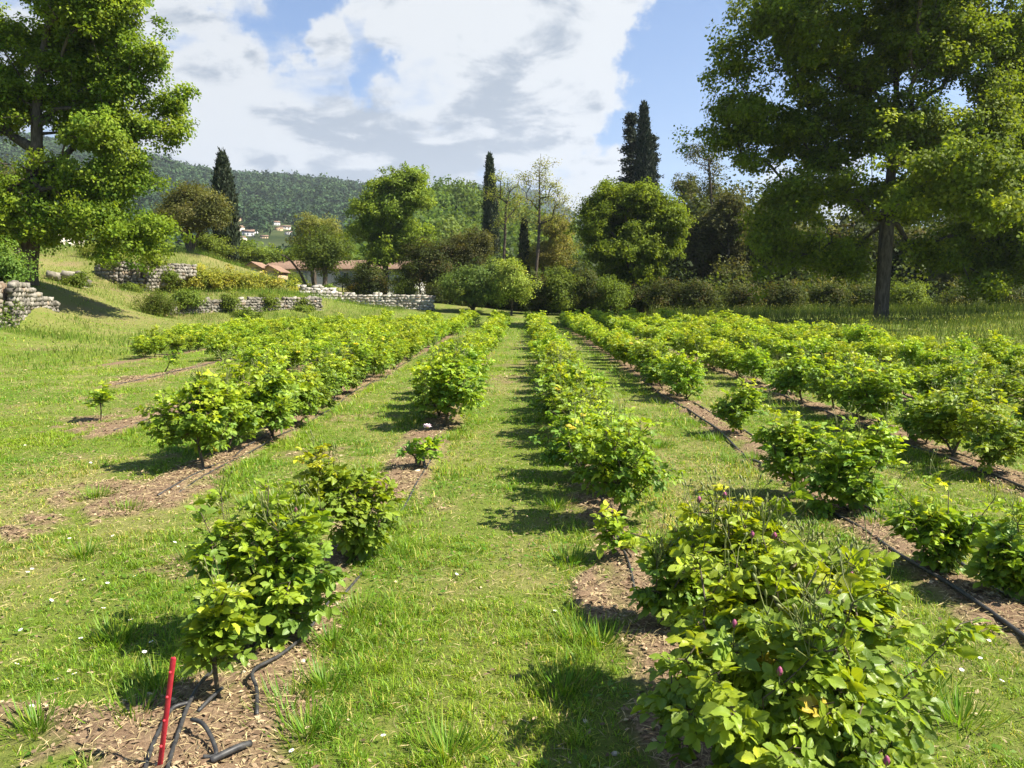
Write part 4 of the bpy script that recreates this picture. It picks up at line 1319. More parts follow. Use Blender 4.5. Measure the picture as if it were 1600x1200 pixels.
#ROSES
# ------------------------------------------------------------------ rose bushes
def leaflet(rows, cols, serr=0.0):
    t_ = np.linspace(0, 1, rows)
    wv = np.sin(math.pi * np.clip(t_, 0.0, 1) ** 0.80) ** 0.75
    wv[0], wv[-1] = 0.05, 0.02
    if serr:
        wv = wv * (1 + serr * (np.arange(rows) % 2 - .5))
    c = np.linspace(-1, 1, cols)
    TT, CC = np.meshgrid(t_, c, indexing='ij')
    Yv = CC * wv[:, None] * 0.5
    Zv = 0.22 * np.abs(Yv) - 0.16 * TT ** 2 + 0.02 * np.sin(TT * 14) * (np.abs(CC) > .5)
    V = np.stack([TT, Yv, Zv], -1).reshape(-1, 3)
    UV = np.stack([TT, CC], -1).reshape(-1, 2)
    i = np.arange(rows * cols).reshape(rows, cols)
    Fq = np.stack([i[:-1, :-1], i[:-1, 1:], i[1:, 1:], i[1:, :-1]], -1).reshape(-1, 4)
    return V, Fq, UV


TEMPL = {0: leaflet(11, 5, 0.16), 1: leaflet(5, 3), 2: leaflet(3, 3)}
YOUNG = np.array((0.255, 0.300, 0.032))
MIDC = np.array((0.150, 0.225, 0.026))
OLD = np.array((0.080, 0.150, 0.034))
RUSTY = np.array((0.30, 0.27, 0.04))


def compound_leaves(pos, d, nrm, size, r, lod, colr, pairs=2):
    """pinnate rose leaves; returns verts, faces, uv, colours and the leaf stalks"""
    N = len(pos)
    d = unit(d)
    side = unit(np.cross(nrm, d))
    nrm = np.cross(d, side)
    items = [(1.0, 0.0, 1.0)]
    for k in range(pairs):
        f = 0.92 - 0.36 * (k + .35)
        for sg in (-1, 1):
            items.append((f, sg, 0.92 - 0.13 * k))
    TV, TF, TU = TEMPL[lod]
    Vs, Cs = [], []
    rach = size * 1.25
    droop = np.array([0, 0, -1.0])
    for (f, sg, ls) in items:
        p = pos + d * (rach * f)[:, None] + droop * (0.22 * rach * f * f)[:, None]
        if sg == 0:
            ax = d + droop * 0.35
        else:
            ang = r.uniform(0.85, 1.25, N)
            ax = d * np.cos(ang)[:, None] + side * (sg * np.sin(ang))[:, None] + droop * 0.15
        ax = unit(ax + 0.16 * r.standard_normal((N, 3)))
        n2 = unit(nrm + 0.30 * r.standard_normal((N, 3)))
        sd = unit(np.cross(n2, ax))
        n2 = np.cross(ax, sd)
        L = size * ls * r.uniform(0.82, 1.15, N)
        Wd = L * r.uniform(0.58, 0.72, N)
        curl = r.uniform(0.3, 1.7, N)
        v = p[:, None] + TV[None, :, 0:1] * (ax * L[:, None])[:, None] + TV[None, :, 1:2] * (sd * Wd[:, None])[:, None] + TV[None, :, 2:3] * (n2 * (L * curl)[:, None])[:, None]
        Vs.append(v)
        cc = colr * (1 + 0.10 * r.standard_normal((N, 1)))
        Cs.append(np.repeat(cc[:, None], len(TV), 1))
    V = np.concatenate(Vs).reshape(-1, 3)
    C = np.concatenate(Cs).reshape(-1, 3).clip(0.005, 1)
    n = N * len(items)
    Fq = (TF[None] + (np.arange(n) * len(TV))[:, None, None]).reshape(-1, 4)
    U = np.tile(TU, (n, 1))
    tipp = pos + d * rach[:, None] + droop * (0.22 * rach)[:, None]
    return V, Fq, U, C, (pos, tipp)


def rose_data(seed, blobs, ncl, per, size, lod, shoots=8, base=(0, 0, 0), extra=None, r_base=0.014, young=0.5, sprays=0, hollow=1.3):
    """blobs: [(centre, radii)] in metres relative to the base"""
    r = np.random.default_rng(seed)
    cl = sample_blobs([(np.array(c, float), np.array(q, float)) for c, q in blobs], 0, ncl, r, hollow)
    cl[:, 2] = np.maximum(cl[:, 2], 0.07)
    if shoots:
        top = cl[np.argsort(-cl[:, 2])[:max(shoots * 3, 6)]]
        sh = top[r.choice(len(top), shoots)] + np.stack([r.normal(0, .06, shoots), r.normal(0, .06, shoots), r.uniform(0.03, 0.15, shoots)], -1)
        cl = np.concatenate([cl, sh])
    if extra is not None:
        cl = np.concatenate([cl, np.array(extra, float)])
    trunk = np.array([[0, 0, -0.03], [0.004, 0.003, 0.0], [0.0, -0.004, 0.03]], float)
    A, par, tips = grow(0, trunk, cl, 0.075, r, 0.0, 0.16, 0.45)
    spread = np.exp(-np.maximum(A[:, 2], 0) / 0.12)[:, None] * 0.0
    rad = wood(A, par, 0.0022, r_base)
    rad = np.minimum(rad, r_base)
    i = np.arange(1, len(A))
    sd = 6 if lod == 0 else 4
    SV, SF = tubes(A[par[i]], A[i], np.minimum(rad[par[i]], rad[i] * 1.4), rad[i], sd)
    ctr = np.mean([np.array(c) for c, q in blobs], 0)
    outw = unit(cl - ctr - np.array([0, 0, -0.12]))
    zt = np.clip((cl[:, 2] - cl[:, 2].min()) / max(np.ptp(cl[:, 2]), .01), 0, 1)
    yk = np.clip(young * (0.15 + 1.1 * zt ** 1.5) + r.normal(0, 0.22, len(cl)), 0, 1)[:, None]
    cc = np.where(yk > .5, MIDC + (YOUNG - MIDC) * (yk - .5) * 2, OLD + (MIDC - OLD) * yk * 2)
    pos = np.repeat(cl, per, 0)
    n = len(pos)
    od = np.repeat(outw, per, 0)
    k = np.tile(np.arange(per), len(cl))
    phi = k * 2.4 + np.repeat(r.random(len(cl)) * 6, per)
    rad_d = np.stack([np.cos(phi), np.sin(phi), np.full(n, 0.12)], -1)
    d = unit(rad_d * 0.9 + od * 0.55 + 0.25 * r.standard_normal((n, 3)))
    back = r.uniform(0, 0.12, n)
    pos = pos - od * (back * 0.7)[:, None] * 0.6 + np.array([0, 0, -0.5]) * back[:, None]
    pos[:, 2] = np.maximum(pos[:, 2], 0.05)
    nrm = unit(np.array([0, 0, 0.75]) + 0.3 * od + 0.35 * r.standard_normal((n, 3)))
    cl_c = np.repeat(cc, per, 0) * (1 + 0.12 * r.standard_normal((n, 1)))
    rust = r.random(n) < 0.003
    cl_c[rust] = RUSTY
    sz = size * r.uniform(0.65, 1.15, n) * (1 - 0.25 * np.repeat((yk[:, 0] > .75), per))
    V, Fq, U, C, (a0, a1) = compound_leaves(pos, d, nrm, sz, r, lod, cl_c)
    if lod < 2:
        V3, F3 = tubes(a0, a1, np.full(n, 0.0014), np.full(n, 0.0008), 3)
    else:
        V3, F3 = np.zeros((0, 3)), np.zeros((0, 4), int)
    ac = Acc()
    ac.add(SV, SF)
    if len(V3):
        ac.add(V3, F3)
    bud = []
    if sprays:
        top = np.argsort(-(cl[:, 2] + 0.05 * r.random(len(cl))))[:int(sprays * 1.6)]
        for q in r.choice(top, sprays):
            p0 = cl[q]
            for s_ in range(r.integers(2, 5)):
                h = r.uniform(0.05, 0.13)
                p1 = p0 + np.array([r.normal(0, .035), r.normal(0, .035), h])
                bud.append((p0, p1))
    return dict(V=V, F=Fq, U=U, C=C, stems=ac, bud=bud, r=r)


def bud_shape(acc_v, p0, p1, L, Rr):
    """a closed bud: swollen hip, pointed tip"""
    ax = (p1 - p0) / np.linalg.norm(p1 - p0)
    ts = np.array([0, .12, .3, .45, .7, .9, 1.0])
    rr = np.array([.25, .55, .6, 1.0, .8, .35, .04]) * Rr
    return sweep(p1 + ax * (ts * L)[:, None], rr, 6)


def rose_meshes(dt, root, lod, fol_name='foliage'):
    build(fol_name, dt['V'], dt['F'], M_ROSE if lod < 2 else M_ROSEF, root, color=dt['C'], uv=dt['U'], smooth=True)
    a = dt['stems']
    nf = sum(len(f) for fs in a.f.values() for f in fs)
    r = dt['r']
    for q, (p0, p1) in enumerate(dt['bud']):
        V, Fs = sweep([p0, (p0 + p1) / 2 + r.normal(0, .004, 3), p1], [0.0018, .0014, .0012], 4, False)
        a.add(V, Fs)
        V, Fs = bud_shape(a, p0, p1, r.uniform(.018, .03), r.uniform(.004, .006))
        a.add(V, Fs)
    V = np.concatenate(a.v)
    Fl = [np.concatenate(q) for q in a.f.values()]
    mi = (np.arange(sum(len(f) for f in Fl)) >= nf).astype(int)
    build('stems', V, Fl, [M_TWIG, M_GREENSTEM], root, smooth=True, matidx=mi)


def pink_bud(root, p, rr, big=1.0):
    p = np.array(p, float)
    r = np.random.default_rng(int(rr * 1000))
    V, Fs = sweep(p + np.array([[0, 0, 0], [0, 0, .006], [0.001, 0, .014], [.001, .001, .024], [.001, .001, .03]]) * big, np.array([.006, .0095, .0105, .007, .002]) * big, 8)
    o = build('flower_bud', V, Fs, M_PINK, root, smooth=True)
    # sepals
    n = 5
    ang = np.arange(n) * 2 * math.pi / n + r.random()
    ax = np.stack([np.cos(ang) * .45, np.sin(ang) * .45, np.ones(n)], -1)
    nr = np.stack([np.cos(ang), np.sin(ang), -.4 * np.ones(n)], -1)
    pos = p + np.stack([np.cos(ang) * .006, np.sin(ang) * .006, np.zeros(n)], -1) * big
    v, f = kites(pos, ax, nr, .026 * big, .008 * big, 0.05)
    V, Fs = sweep([p - np.array([0, 0, .07]), p], [.0018, .0016], 5)
    a = Acc()
    a.add(v, f)
    a.add(V, Fs)
    a.make('sepals', M_GREENSTEM, o)


def open_flower(root, p, size):
    r = np.random.default_rng(5)
    pos, ax, nr = [], [], []
    for lay, n in ((0, 6), (1, 7), (2, 7)):
        for k in range(n):
            a_ = k * 2 * math.pi / n + lay * .5
            o = np.array([math.cos(a_), math.sin(a_), 0.25 + 0.45 * lay])
            ax.append(o)
            nr.append(np.array([-o[0] * .4, -o[1] * .4, 1.0]))
            pos.append(p + o * 0.004)
    v, f = kites(np.array(pos), np.array(ax), np.array(nr), size * .55, size * .5, .12)
    fl = build('flower', v, f, M_PALE, root)
    V, Fs = sweep([p - np.array([0, 0, .006]), p + np.array([0, 0, .012])], [.01, .008], 8)
    build('flower_centre', V, Fs, M_YELLOW, fl, smooth=True)


def rel(pts, base):
    return [tuple(P(px, py, Yd) - base) for px, py, Yd in pts]


def px_blob(px, py, rx, ry, Yd, base, depth=0.9):
    c = P(px, py, Yd) - base
    return (c, (rx * Yd / F, rx * Yd / F * depth, ry * Yd / F))


def special_bush(label, base_xy, blobs_px, ncl, per, size, lod, seed, shoots=6, sprays=0, extra=None, young=.5, r_base=.014, name='rose_bush', group=None, hollow=1.3, cat='rose bush'):
    bx, by = base_xy
    base = np.array([bx, by, gz(bx, by)])
    rt = thing(name, label, cat, base, group)
    bl = [px_blob(*b_[:4], by + (b_[4] if len(b_) > 4 else 0.0), base) for b_ in blobs_px]
    ex = rel(extra, base) if extra else None
    dt = rose_data(seed, bl, ncl, per, size, lod, shoots, extra=ex, young=young, sprays=sprays, r_base=r_base, hollow=hollow)
    rose_meshes(dt, rt, lod)
    return rt, base, dt


GR = 'rose bushes planted in rows'
taken = []   # (x, y) of the bushes built one by one
# the big bush in the right foreground
rt, base, dt = special_bush('biggest leafy rose bush with pink buds, cut by the bottom edge at right', (0.78, 2.15),
                            [(1215, 1060, 190, 150), (1340, 1120, 130, 120, -.05), (1075, 1130, 80, 90, .1), (1120, 960, 90, 70, .35), (1260, 900, 150, 60, .45), (1160, 850, 90, 45, .7), (1340, 960, 90, 60, .3), (1290, 1180, 170, 80, -.1)],
                            400, 7, 0.046, 0, 301, 26, 60, extra=[(1440, 1040, 2.25), (1475, 1005, 2.3), (1500, 975, 2.32), (1535, 965, 2.34), (1120, 775, 3.0), (1150, 790, 2.95), (1085, 800, 2.95), (1350, 905, 2.5), (1390, 900, 2.5)], young=.52, r_base=.02, group=GR)
for k, (px, py, Yd) in enumerate([(1292, 932, 2.25), (1330, 905, 2.3), (1147, 980, 2.15), (1132, 778, 2.85), (1092, 785, 2.85), (1218, 1055, 1.95), (1175, 840, 2.6), (1210, 842, 2.6), (1385, 1195, 1.8), (1262, 1005, 2.1)]):
    p = P(px, py, Yd) - base
    d = dt['V'] - p
    pink_bud(rt, p, k + 3, .8)
special_bush('loose light green rose with dry sprays, left behind the big foreground bush', tuple(G(1062, 985)[:2]), [(1050, 870, 50, 45), (1090, 840, 40, 40), (1030, 910, 30, 30), (1075, 920, 40, 40)], 70, 6, 0.050, 0, 315, 8, 30, young=.7, group=GR)
# left foreground pair and sapling
g1_ = G(418, 1005)
rt, base, dt = special_bush('leafy rose bush nearest behind the red stake, left of the grass path', tuple(g1_[:2]),
                            [(420, 870, 105, 78), (350, 850, 55, 55), (480, 900, 60, 70), (410, 940, 90, 50), (440, 800, 60, 35, .1)], 135, 6, 0.049, 0, 302, 8, 16, young=.36, group=GR)
for k, (px, py) in enumerate([(330, 850), (415, 765), (462, 800)]):
    pink_bud(rt, P(px, py, g1_[1]) - base, 40 + k, .75)
g2_ = G(548, 880)
special_bush('rose bush second behind the red stake, its canes reaching over the soil', tuple(g2_[:2]), [(540, 770, 75, 52), (500, 745, 45, 35), (585, 790, 48, 50), (560, 830, 50, 36), (470, 735, 22, 18)], 115, 6, 0.049, 0, 303, 7, 8, young=.55, group=GR)
g3_ = G(342, 1100)
special_bush('young rose sapling on one thin stem right beside the red stake', tuple(g3_[:2]), [(345, 960, 42, 42), (320, 1000, 30, 25), (375, 985, 28, 28), (360, 930, 28, 18)], 28, 6, 0.052, 0, 304, 2, 2, young=.5, r_base=.009, group=GR)
g4_ = G(655, 735)
rt, base, dt = special_bush('sparse cut back rose with one pale flower in the gap of the row', tuple(g4_[:2]), [(640, 692, 22, 18), (670, 698, 22, 14), (655, 690, 18, 14)], 12, 5, 0.06, 1, 305, 0, 0, young=.35, r_base=.018, group=GR)
open_flower(rt, P(668, 668, g4_[1]) - base, 0.075)
g5_ = G(158, 660)
special_bush('small isolated rose sapling with bare stem on the left lawn', tuple(g5_[:2]), [(150, 620, 20, 14), (138, 628, 12, 9), (165, 615, 12, 10)], 14, 5, 0.062, 1, 306, 1, young=.6, r_base=.009, group=GR)
g6_ = G(258, 582)
special_bush('leaning thin rose sapling left of the third row in bare soil', tuple(g6_[:2]), [(268, 556, 10, 8), (275, 548, 7, 6)], 9, 5, 0.06, 1, 307, 1, young=.55, r_base=.012, group=GR)
special_bush('small low rose sprout between the big foreground bush and the path row', tuple(G(985, 880)[:2]), [(975, 830, 26, 22), (960, 812, 18, 12)], 12, 5, 0.058, 1, 308, 1, young=.7, r_base=.008, group=GR)
special_bush('open rose bush with visible canes near the right border above two pipes', tuple(G(1470, 897)[:2]), [(1470, 820, 55, 35), (1430, 810, 35, 28), (1510, 815, 35, 35), (1475, 860, 36, 22)], 84, 6, 0.049, 1, 309, 5, 4, young=.5, group=GR)
special_bush('rose bush cut by the right photo border beside the two pipes', tuple(G(1572, 935)[:2]), [(1580, 850, 45, 45), (1610, 870, 45, 50), (1560, 885, 30, 28)], 94, 6, 0.049, 1, 310, 5, 4, young=.45, group=GR)
special_bush('dense rose bush with wide crown, front one of the pair by the second right path', tuple(G(1335, 805)[:2]), [(1330, 715, 68, 50), (1375, 690, 32, 30), (1300, 750, 50, 40), (1355, 760, 36, 30)], 140, 6, 0.049, 1, 311, 7, 8, young=.48, group=GR)
special_bush('rose bush just behind and left of the wide one by the second right path', tuple(G(1238, 778)[:2]), [(1240, 700, 50, 42), (1215, 680, 30, 26), (1270, 690, 34, 30)], 105, 6, 0.049, 1, 312, 6, 6, young=.5, group=GR)
special_bush('single rose bush standing free with gaps on both sides, right of the path', tuple(G(1158, 682)[:2]), [(1155, 632, 38, 28), (1135, 640, 22, 20), (1175, 625, 22, 18)], 80, 6, 0.050, 1, 313, 5, 4, young=.55, group=GR)
special_bush('tall rose bush on bare canes in front of the continuous right row', tuple(G(1072, 628)[:2]), [(1068, 580, 34, 28), (1080, 600, 24, 18), (1055, 565, 22, 18)], 90, 6, 0.051, 1, 314, 5, 4, young=.6, group=GR)

# variants for the rows
VAR = {1: [], 2: [], 3: []}
vr = np.random.default_rng(77)
for lod, nv in ((1, 6), (2, 6), (3, 3)):
    for k in range(nv):
        W_, H_ = vr.uniform(.27, .37), vr.uniform(.70, .92)
        bl = [((0, 0, H_ * .60), (W_, W_, H_ * .30)), ((vr.uniform(-.2, .2), vr.uniform(-.2, .2), H_ * .42), (W_ * .85, W_ * .85, H_ * .26)),
              ((vr.uniform(-.3, .3), vr.uniform(-.3, .3), H_ * .72), (W_ * .5, W_ * .5, H_ * .2)), ((vr.uniform(-.3, .3), vr.uniform(-.3, .3), H_ * .5), (W_ * .6, W_ * .6, H_ * .25))]
        if lod == 1:
            dt = rose_data(400 + k, bl, 135, 6, 0.049, 1, 14, young=vr.uniform(.40, .58), sprays=8)
        elif lod == 2:
            dt = rose_data(420 + k, bl, 115, 5, 0.058, 2, 14, young=vr.uniform(.45, .6))
        else:
            dt = rose_data(440 + k, bl, 46, 4, 0.105, 2, 6, young=.5)
        VAR[lod].append(dt)

protos = {}
for lod in (1, 2):
    for k, dt in enumerate(VAR[lod]):
        tmp = bpy.data.objects.new('proto', None)
        col.objects.link(tmp)
        rose_meshes(dt, tmp, lod)
        protos[(lod, k)] = tmp

ORD = ['first', 'second', 'third', 'fourth', 'fifth', 'sixth', 'seventh', 'eighth', 'ninth', 'tenth', 'eleventh', 'twelfth', 'thirteenth', 'fourteenth', 'fifteenth', 'sixteenth', 'seventeenth',
       'eighteenth', 'nineteenth', 'twentieth'] + ['twenty-' + q for q in ('first', 'second', 'third', 'fourth', 'fifth', 'sixth', 'seventh', 'eighth', 'ninth')] + ['thirtieth'] + ['thirty-' + q for q in ('first', 'second', 'third', 'fourth', 'fifth', 'sixth', 'seventh', 'eighth', 'ninth')] + ['fortieth'] + ['forty-' + q for q in ('first', 'second', 'third', 'fourth', 'fifth', 'sixth', 'seventh', 'eighth', 'ninth')] + ['fiftieth'] + ['fifty-' + q for q in ('first', 'second', 'third')]
ROWNAME = {'l1': "the row along the grass path's left edge", 'l2': 'the second row left of the grass path', 'l3': 'the third row left of the grass path', 'l4': 'the fourth row left of the grass path',
           'l5': 'the fifth row left of the grass path', 'l6': 'the row nearest the left terrace wall', 'r1': "the row along the grass path's right edge", 'r2': 'the second row right of the grass path',
           'r3': 'the third row right of the grass path', 'r4': 'the fourth row right of the grass path', 'r5': 'the fifth row right of the grass path', 'r6': 'the row nearest the huge oak'}
spots = []
rr_ = np.random.default_rng(90)
for rn, (xr, ya, yb, y0) in ROWS.items():
    y_ = ya
    k = 0
    while y_ < yb:
        x_ = xr + rr_.normal(0, .07)
        sc_ = rr_.uniform(.80, 1.12) * (1.0 if xr > -6 else 0.9)
        gap_ = rr_.random() < 0.06 and k > 2
        if (rn == 'l1' and y_ < 13) or (rn == 'l2' and y_ < 9):
            sc_ = 1.2 * max(sc_, .95)
        if not gap_:
            spots.append([math.hypot(x_, y_), rn, k, x_, y_, sc_])
            k += 1
        y_ += rr_.uniform(.66, .98)
spots.sort()
far_a, far_c, far_u = Acc(), [], []
first_used = set()
NIND = 280
for q, (dist, rn, k, x_, y_, sc_) in enumerate(spots):
    z_ = gz(x_, y_)
    if q < NIND:
        lod = 1 if dist < 15 else 2
        vk = int(rr_.integers(0, len(VAR[lod])))
        pr_ = protos[(lod, vk)]
        o = bpy.data.objects.new('rose_bush', None)
        col.objects.link(o)
        o.location = (x_, y_, z_)
        o.rotation_euler = (0, 0, rr_.uniform(0, 6.28))
        o.scale = (sc_ * rr_.uniform(.9, 1.1), sc_ * rr_.uniform(.9, 1.1), sc_)
        tag(o, '%s rose bush from the camera in %s' % (ORD[k], ROWNAME[rn]), 'rose bush', GR)
        for ch in pr_.children:
            c = ch.copy()
            col.objects.link(c)
            c.parent = o
    else:
        dt = VAR[3][int(rr_.integers(0, 3))]
        v = rot_z(dt['V'] * sc_, rr_.uniform(0, 6.28)) + np.array([x_, y_, z_])
        far_a.add(v, dt['F'], dt['C'] * rr_.uniform(.9, 1.1))
far_o = far_a.make('far_rose_rows', M_ROSEF)
tag(far_o, 'far ends of the rose rows merging into one green band before the wood', 'rose bushes', kind='stuff')
for tmp in protos.values():
    for ch in list(tmp.children):
        bpy.data.objects.remove(ch)
    bpy.data.objects.remove(tmp)


#GRASS
# ------------------------------------------------------------------ grass and litter
def blades(n, ya, yb, lmin, lmax, wd, seed, two, keep_soil=0.17, tall=None, xlim=None):
    r = np.random.default_rng(seed)
    y = np.sqrt(r.random(n) * (yb ** 2 - ya ** 2) + ya ** 2)
    x = (r.random(n) * 2 - 1) * (0.74 * y + 0.7)
    # tufts: part of the blades gather round centres
    tc_ = r.random(n) < 0.45
    cell = 0.16 if two else 0.3
    hx = (_hash(np.floor(x / cell), np.floor(y / cell), 5) - .5) * cell
    hy = (_hash(np.floor(x / cell), np.floor(y / cell), 6) - .5) * cell
    cxx = (np.floor(x / cell) + .5) * cell + hx
    cyy = (np.floor(y / cell) + .5) * cell + hy
    x = np.where(tc_, cxx + (x - cxx) * 0.55, x)
    y = np.where(tc_, cyy + (y - cyy) * 0.55, y)
    so = soil_mask(x, y)
    dr = dry_mask(x, y) * (0.25 + 0.75 * sstep(22, 6, y))
    patch = fbm(x * 1.1, y * 1.1, 81, 3)
    lush = sstep(.42, .65, fbm(x * 2.2 + 9, y * 2.2, 83, 3))
    keep = r.random(n) < np.maximum(1 - so * 1.08, keep_soil) * (0.72 + 0.4 * lush) * (1 - 0.12 * dr)
    x, y, so, dr, patch, lush = [q[keep] for q in (x, y, so, dr, patch, lush)]
    n = len(x)
    z = ground_z(x, y)
    L = (lmin + (lmax - lmin) * r.random(n) ** 1.6) * (0.65 + 0.75 * lush) * (1 - .25 * dr)
    # rough uncut fringe along the strips
    fr = np.zeros(n)
    for xr, a_, b_, y0 in ROWS.values():
        dd = np.abs(x - xr)
        fr = np.maximum(fr, sstep(.62, .42, dd) * sstep(.22, .36, dd) * (y > y0))
    L = L * (1 + 1.1 * fr * (r.random(n) < .5))
    a_ = r.random(n) * 2 * math.pi
    lean = r.uniform(0.45, 1.5, n)
    dx, dy = np.cos(a_), np.sin(a_)
    hor = np.sin(lean) * L
    ver = np.cos(lean) * L + .25 * L
    W_ = wd * r.uniform(.6, 1.3, n)
    sx, sy = -dy * W_, dx * W_
    yel = np.clip(patch * 1.3 - .25 + r.normal(0, .25, n), 0, 1)[:, None]
    gcol_ = np.array([0.085, 0.165, 0.020]) * (1 - yel) + np.array([0.185, 0.235, 0.026]) * yel
    straw = (r.random(n) < 0.07 + 0.34 * dr + .35 * so)[:, None]
    gcol_ = np.where(straw, np.array([0.36, 0.30, 0.13]) * r.uniform(.6, 1.1, (n, 1)), gcol_)
    gcol_ = gcol_ * (1 + .32 * r.standard_normal((n, 1))).clip(.35, 1.7)
    p = np.stack([x, y, z - .004], -1)
    if two:
        v = np.empty((n, 6, 3))
        mid = p + np.stack([dx * hor * .35, dy * hor * .35, ver * .62], -1)
        tip = p + np.stack([dx * hor, dy * hor, ver * .82], -1)
        sd = np.stack([sx, sy, np.zeros(n)], -1)
        v[:, 0], v[:, 1] = p - sd, p + sd
        v[:, 2], v[:, 3] = mid - sd * .8, mid + sd * .8
        v[:, 4], v[:, 5] = tip - sd * .12, tip + sd * .12
        i = np.arange(n) * 6
        f = np.concatenate([np.stack([i, i + 1, i + 3, i + 2], 1), np.stack([i + 2, i + 3, i + 5, i + 4], 1)])
        return v.reshape(-1, 3), f, np.repeat(gcol_, 6, 0)
    v = np.empty((n, 4, 3))
    tip = p + np.stack([dx * hor, dy * hor, ver * .8], -1)
    sd = np.stack([sx, sy, np.zeros(n)], -1)
    v[:, 0], v[:, 1] = p - sd, p + sd
    v[:, 2], v[:, 3] = tip + sd * .35, tip - sd * .35
    return v.reshape(-1, 3), np.arange(n * 4).reshape(n, 4), np.repeat(gcol_, 4, 0)


ga = Acc()
for args in ((300000, 1.7, 5.0, .016, .046, .0016, 501, True), (320000, 5.0, 10.0, .018, .048, .0025, 502, True), (230000, 10.0, 21.0, .028, .06, .0050, 503, False), (170000, 21.0, 52.0, .04, .08, .012, 504, False)):
    v, f, c = blades(*args)
    ga.add(v, f, c)
# broad low weeds and clover among the blades
r = np.random.default_rng(511)
n = 42000
y = np.sqrt(r.random(n) * (14 ** 2 - 1.7 ** 2) + 1.7 ** 2)
x = (r.random(n) * 2 - 1) * (.74 * y + .7)
pt = fbm(x * 1.7 + 3, y * 1.7 + 8, 91, 3)
keep = (r.random(n) < sstep(.46, .62, pt)) & (r.random(n) > soil_mask(x, y) * .9)
x, y = x[keep], y[keep]
n = len(x)
p = np.stack([x, y, ground_z(x, y) + r.uniform(.008, .035, n)], -1)
a_ = r.random(n) * 6.28
v, f = kites(p, np.stack([np.cos(a_), np.sin(a_), r.uniform(-.1, .4, n)], -1), unit(np.stack([r.normal(0, .35, n), r.normal(0, .35, n), np.ones(n)], -1)), r.uniform(.016, .045, n), r.uniform(.012, .024, n), .08)
ga.add(v, f, np.repeat(pick([(3, (.06, .13, .02)), (3, (.09, .16, .025)), (1, (.12, .18, .05))], n, r), 4, 0))
# coarse tufts here and there, mostly beside the strips
tufts = [G(px, py) for px, py in ((250, 1075), (215, 1120), (180, 1000), (470, 960), (520, 1010), (560, 960), (450, 1110), (480, 1150), (130, 870), (200, 800), (150, 780), (430, 780), (390, 790), (300, 880), (890, 880), (905, 1000), (880, 1080),
                                (940, 1010), (700, 1180), (1180, 720), (1230, 735), (700, 690), (1440, 1080), (1500, 1130), (870, 790), (60, 1140), (600, 830), (510, 1075), (1030, 700), (1120, 690), (1290, 900), (1370, 820))]
for gp_ in tufts:
    m_ = 150
    a_ = r.random(m_) * 6.28
    rr = np.abs(r.normal(0, .07, m_))
    px_ = gp_[0] + np.cos(a_) * rr
    py_ = gp_[1] + np.sin(a_) * rr
    p = np.stack([px_, py_, ground_z(px_, py_)], -1)
    ax = np.stack([np.cos(a_) * .7, np.sin(a_) * .7, r.uniform(.4, 1.2, m_)], -1)
    v, f = kites(p, ax, unit(np.stack([np.cos(a_), np.sin(a_), -.5 * np.ones(m_)], -1) + .3 * r.standard_normal((m_, 3))), r.uniform(.06, .14, m_), r.uniform(.004, .008, m_), 0.04)
    ga.add(v, f, np.repeat(pick([(3, (.075, .15, .022)), (2, (.12, .19, .03)), (1, (.2, .2, .06))], m_, r), 4, 0))
gr = ga.make('grass', M_GRASS)
tag(gr, 'short mown grass with clover and dry patches between the rose rows', 'grass', kind='stuff')

# tall wild grass at the field edges


def tall_grass(name, label, boxes, seed, pal, wdt=.02):
    r = np.random.default_rng(seed)
    a = Acc()
    for (x0, x1, y0, y1, n, h0, h1) in boxes:
        x = r.uniform(x0, x1, n)
        y = r.uniform(y0, y1, n)
        k = fbm(x * .6, y * .6, 95, 3)
        keep = r.random(n) < sstep(.3, .6, k) + .25
        x, y, k = x[keep], y[keep], k[keep]
        n = len(x)
        z = ground_z(x, y)
        H = r.uniform(h0, h1, n) * (.6 + .8 * k)
        a_ = r.random(n) * 6.28
        ax = np.stack([np.cos(a_) * .28, np.sin(a_) * .28, np.ones(n)], -1)
        nr = np.stack([np.cos(a_ + 1.2), np.sin(a_ + 1.2), np.zeros(n)], -1)
        p = np.stack([x, y, z - .02], -1)
        v, f = kites(p, ax, nr, H, wdt * r.uniform(.7, 1.4, n), .03)
        c = pick(pal, n, r, .2)
        a.add(v, f, np.repeat(c, 4, 0))
        hd = r.random(n) < .12
        p2 = p[hd] + unit(ax[hd]) * H[hd][:, None] * .92
        m_ = len(p2)
        v, f = kites(p2, ax[hd] + .3 * r.standard_normal((m_, 3)), unit(r.standard_normal((m_, 3))), r.uniform(.07, .14, m_), r.uniform(.02, .05, m_), .1)
        a.add(v, f, np.repeat(pick([(3, (.17, .18, .08)), (2, (.24, .23, .13))], m_, r, .2), 4, 0))
    o = a.make(name, M_GRASS)
    return tag(o, label, 'tall grass', kind='stuff')


WILD = [(4, (.05, .078, .022)), (3, (.07, .095, .03)), (2, (.11, .115, .05))]
tall_grass('tall_grass', 'tall seeding wild grass round the foot of the huge oak', [(13.5, 48, 33, 41, 15000, .25, .5), (9, 40, 41, 56, 16000, .45, .95), (11.5, 26, 22, 33, 7000, .2, .42), (12, 20, 14, 22, 1500, .12, .3)], 521, WILD)
tall_grass('tall_grass', 'rough grass and weeds on the left bank and terraces', [(-17, -12, 23, 29, 2600, .10, .30), (-13, -10.5, 17, 23, 700, .08, .2), (-26, -12, 38, 47, 6000, .10, .28), (-36, -14, 46, 66, 18000, .2, .55), (-31, -21, 31, 46, 2500, .08, .22), (-18, -8, 40, 56, 6000, .15, .4)], 522,
           [(4, (.065, .11, .02)), (3, (.095, .135, .03)), (2, (.15, .16, .055))], .018)

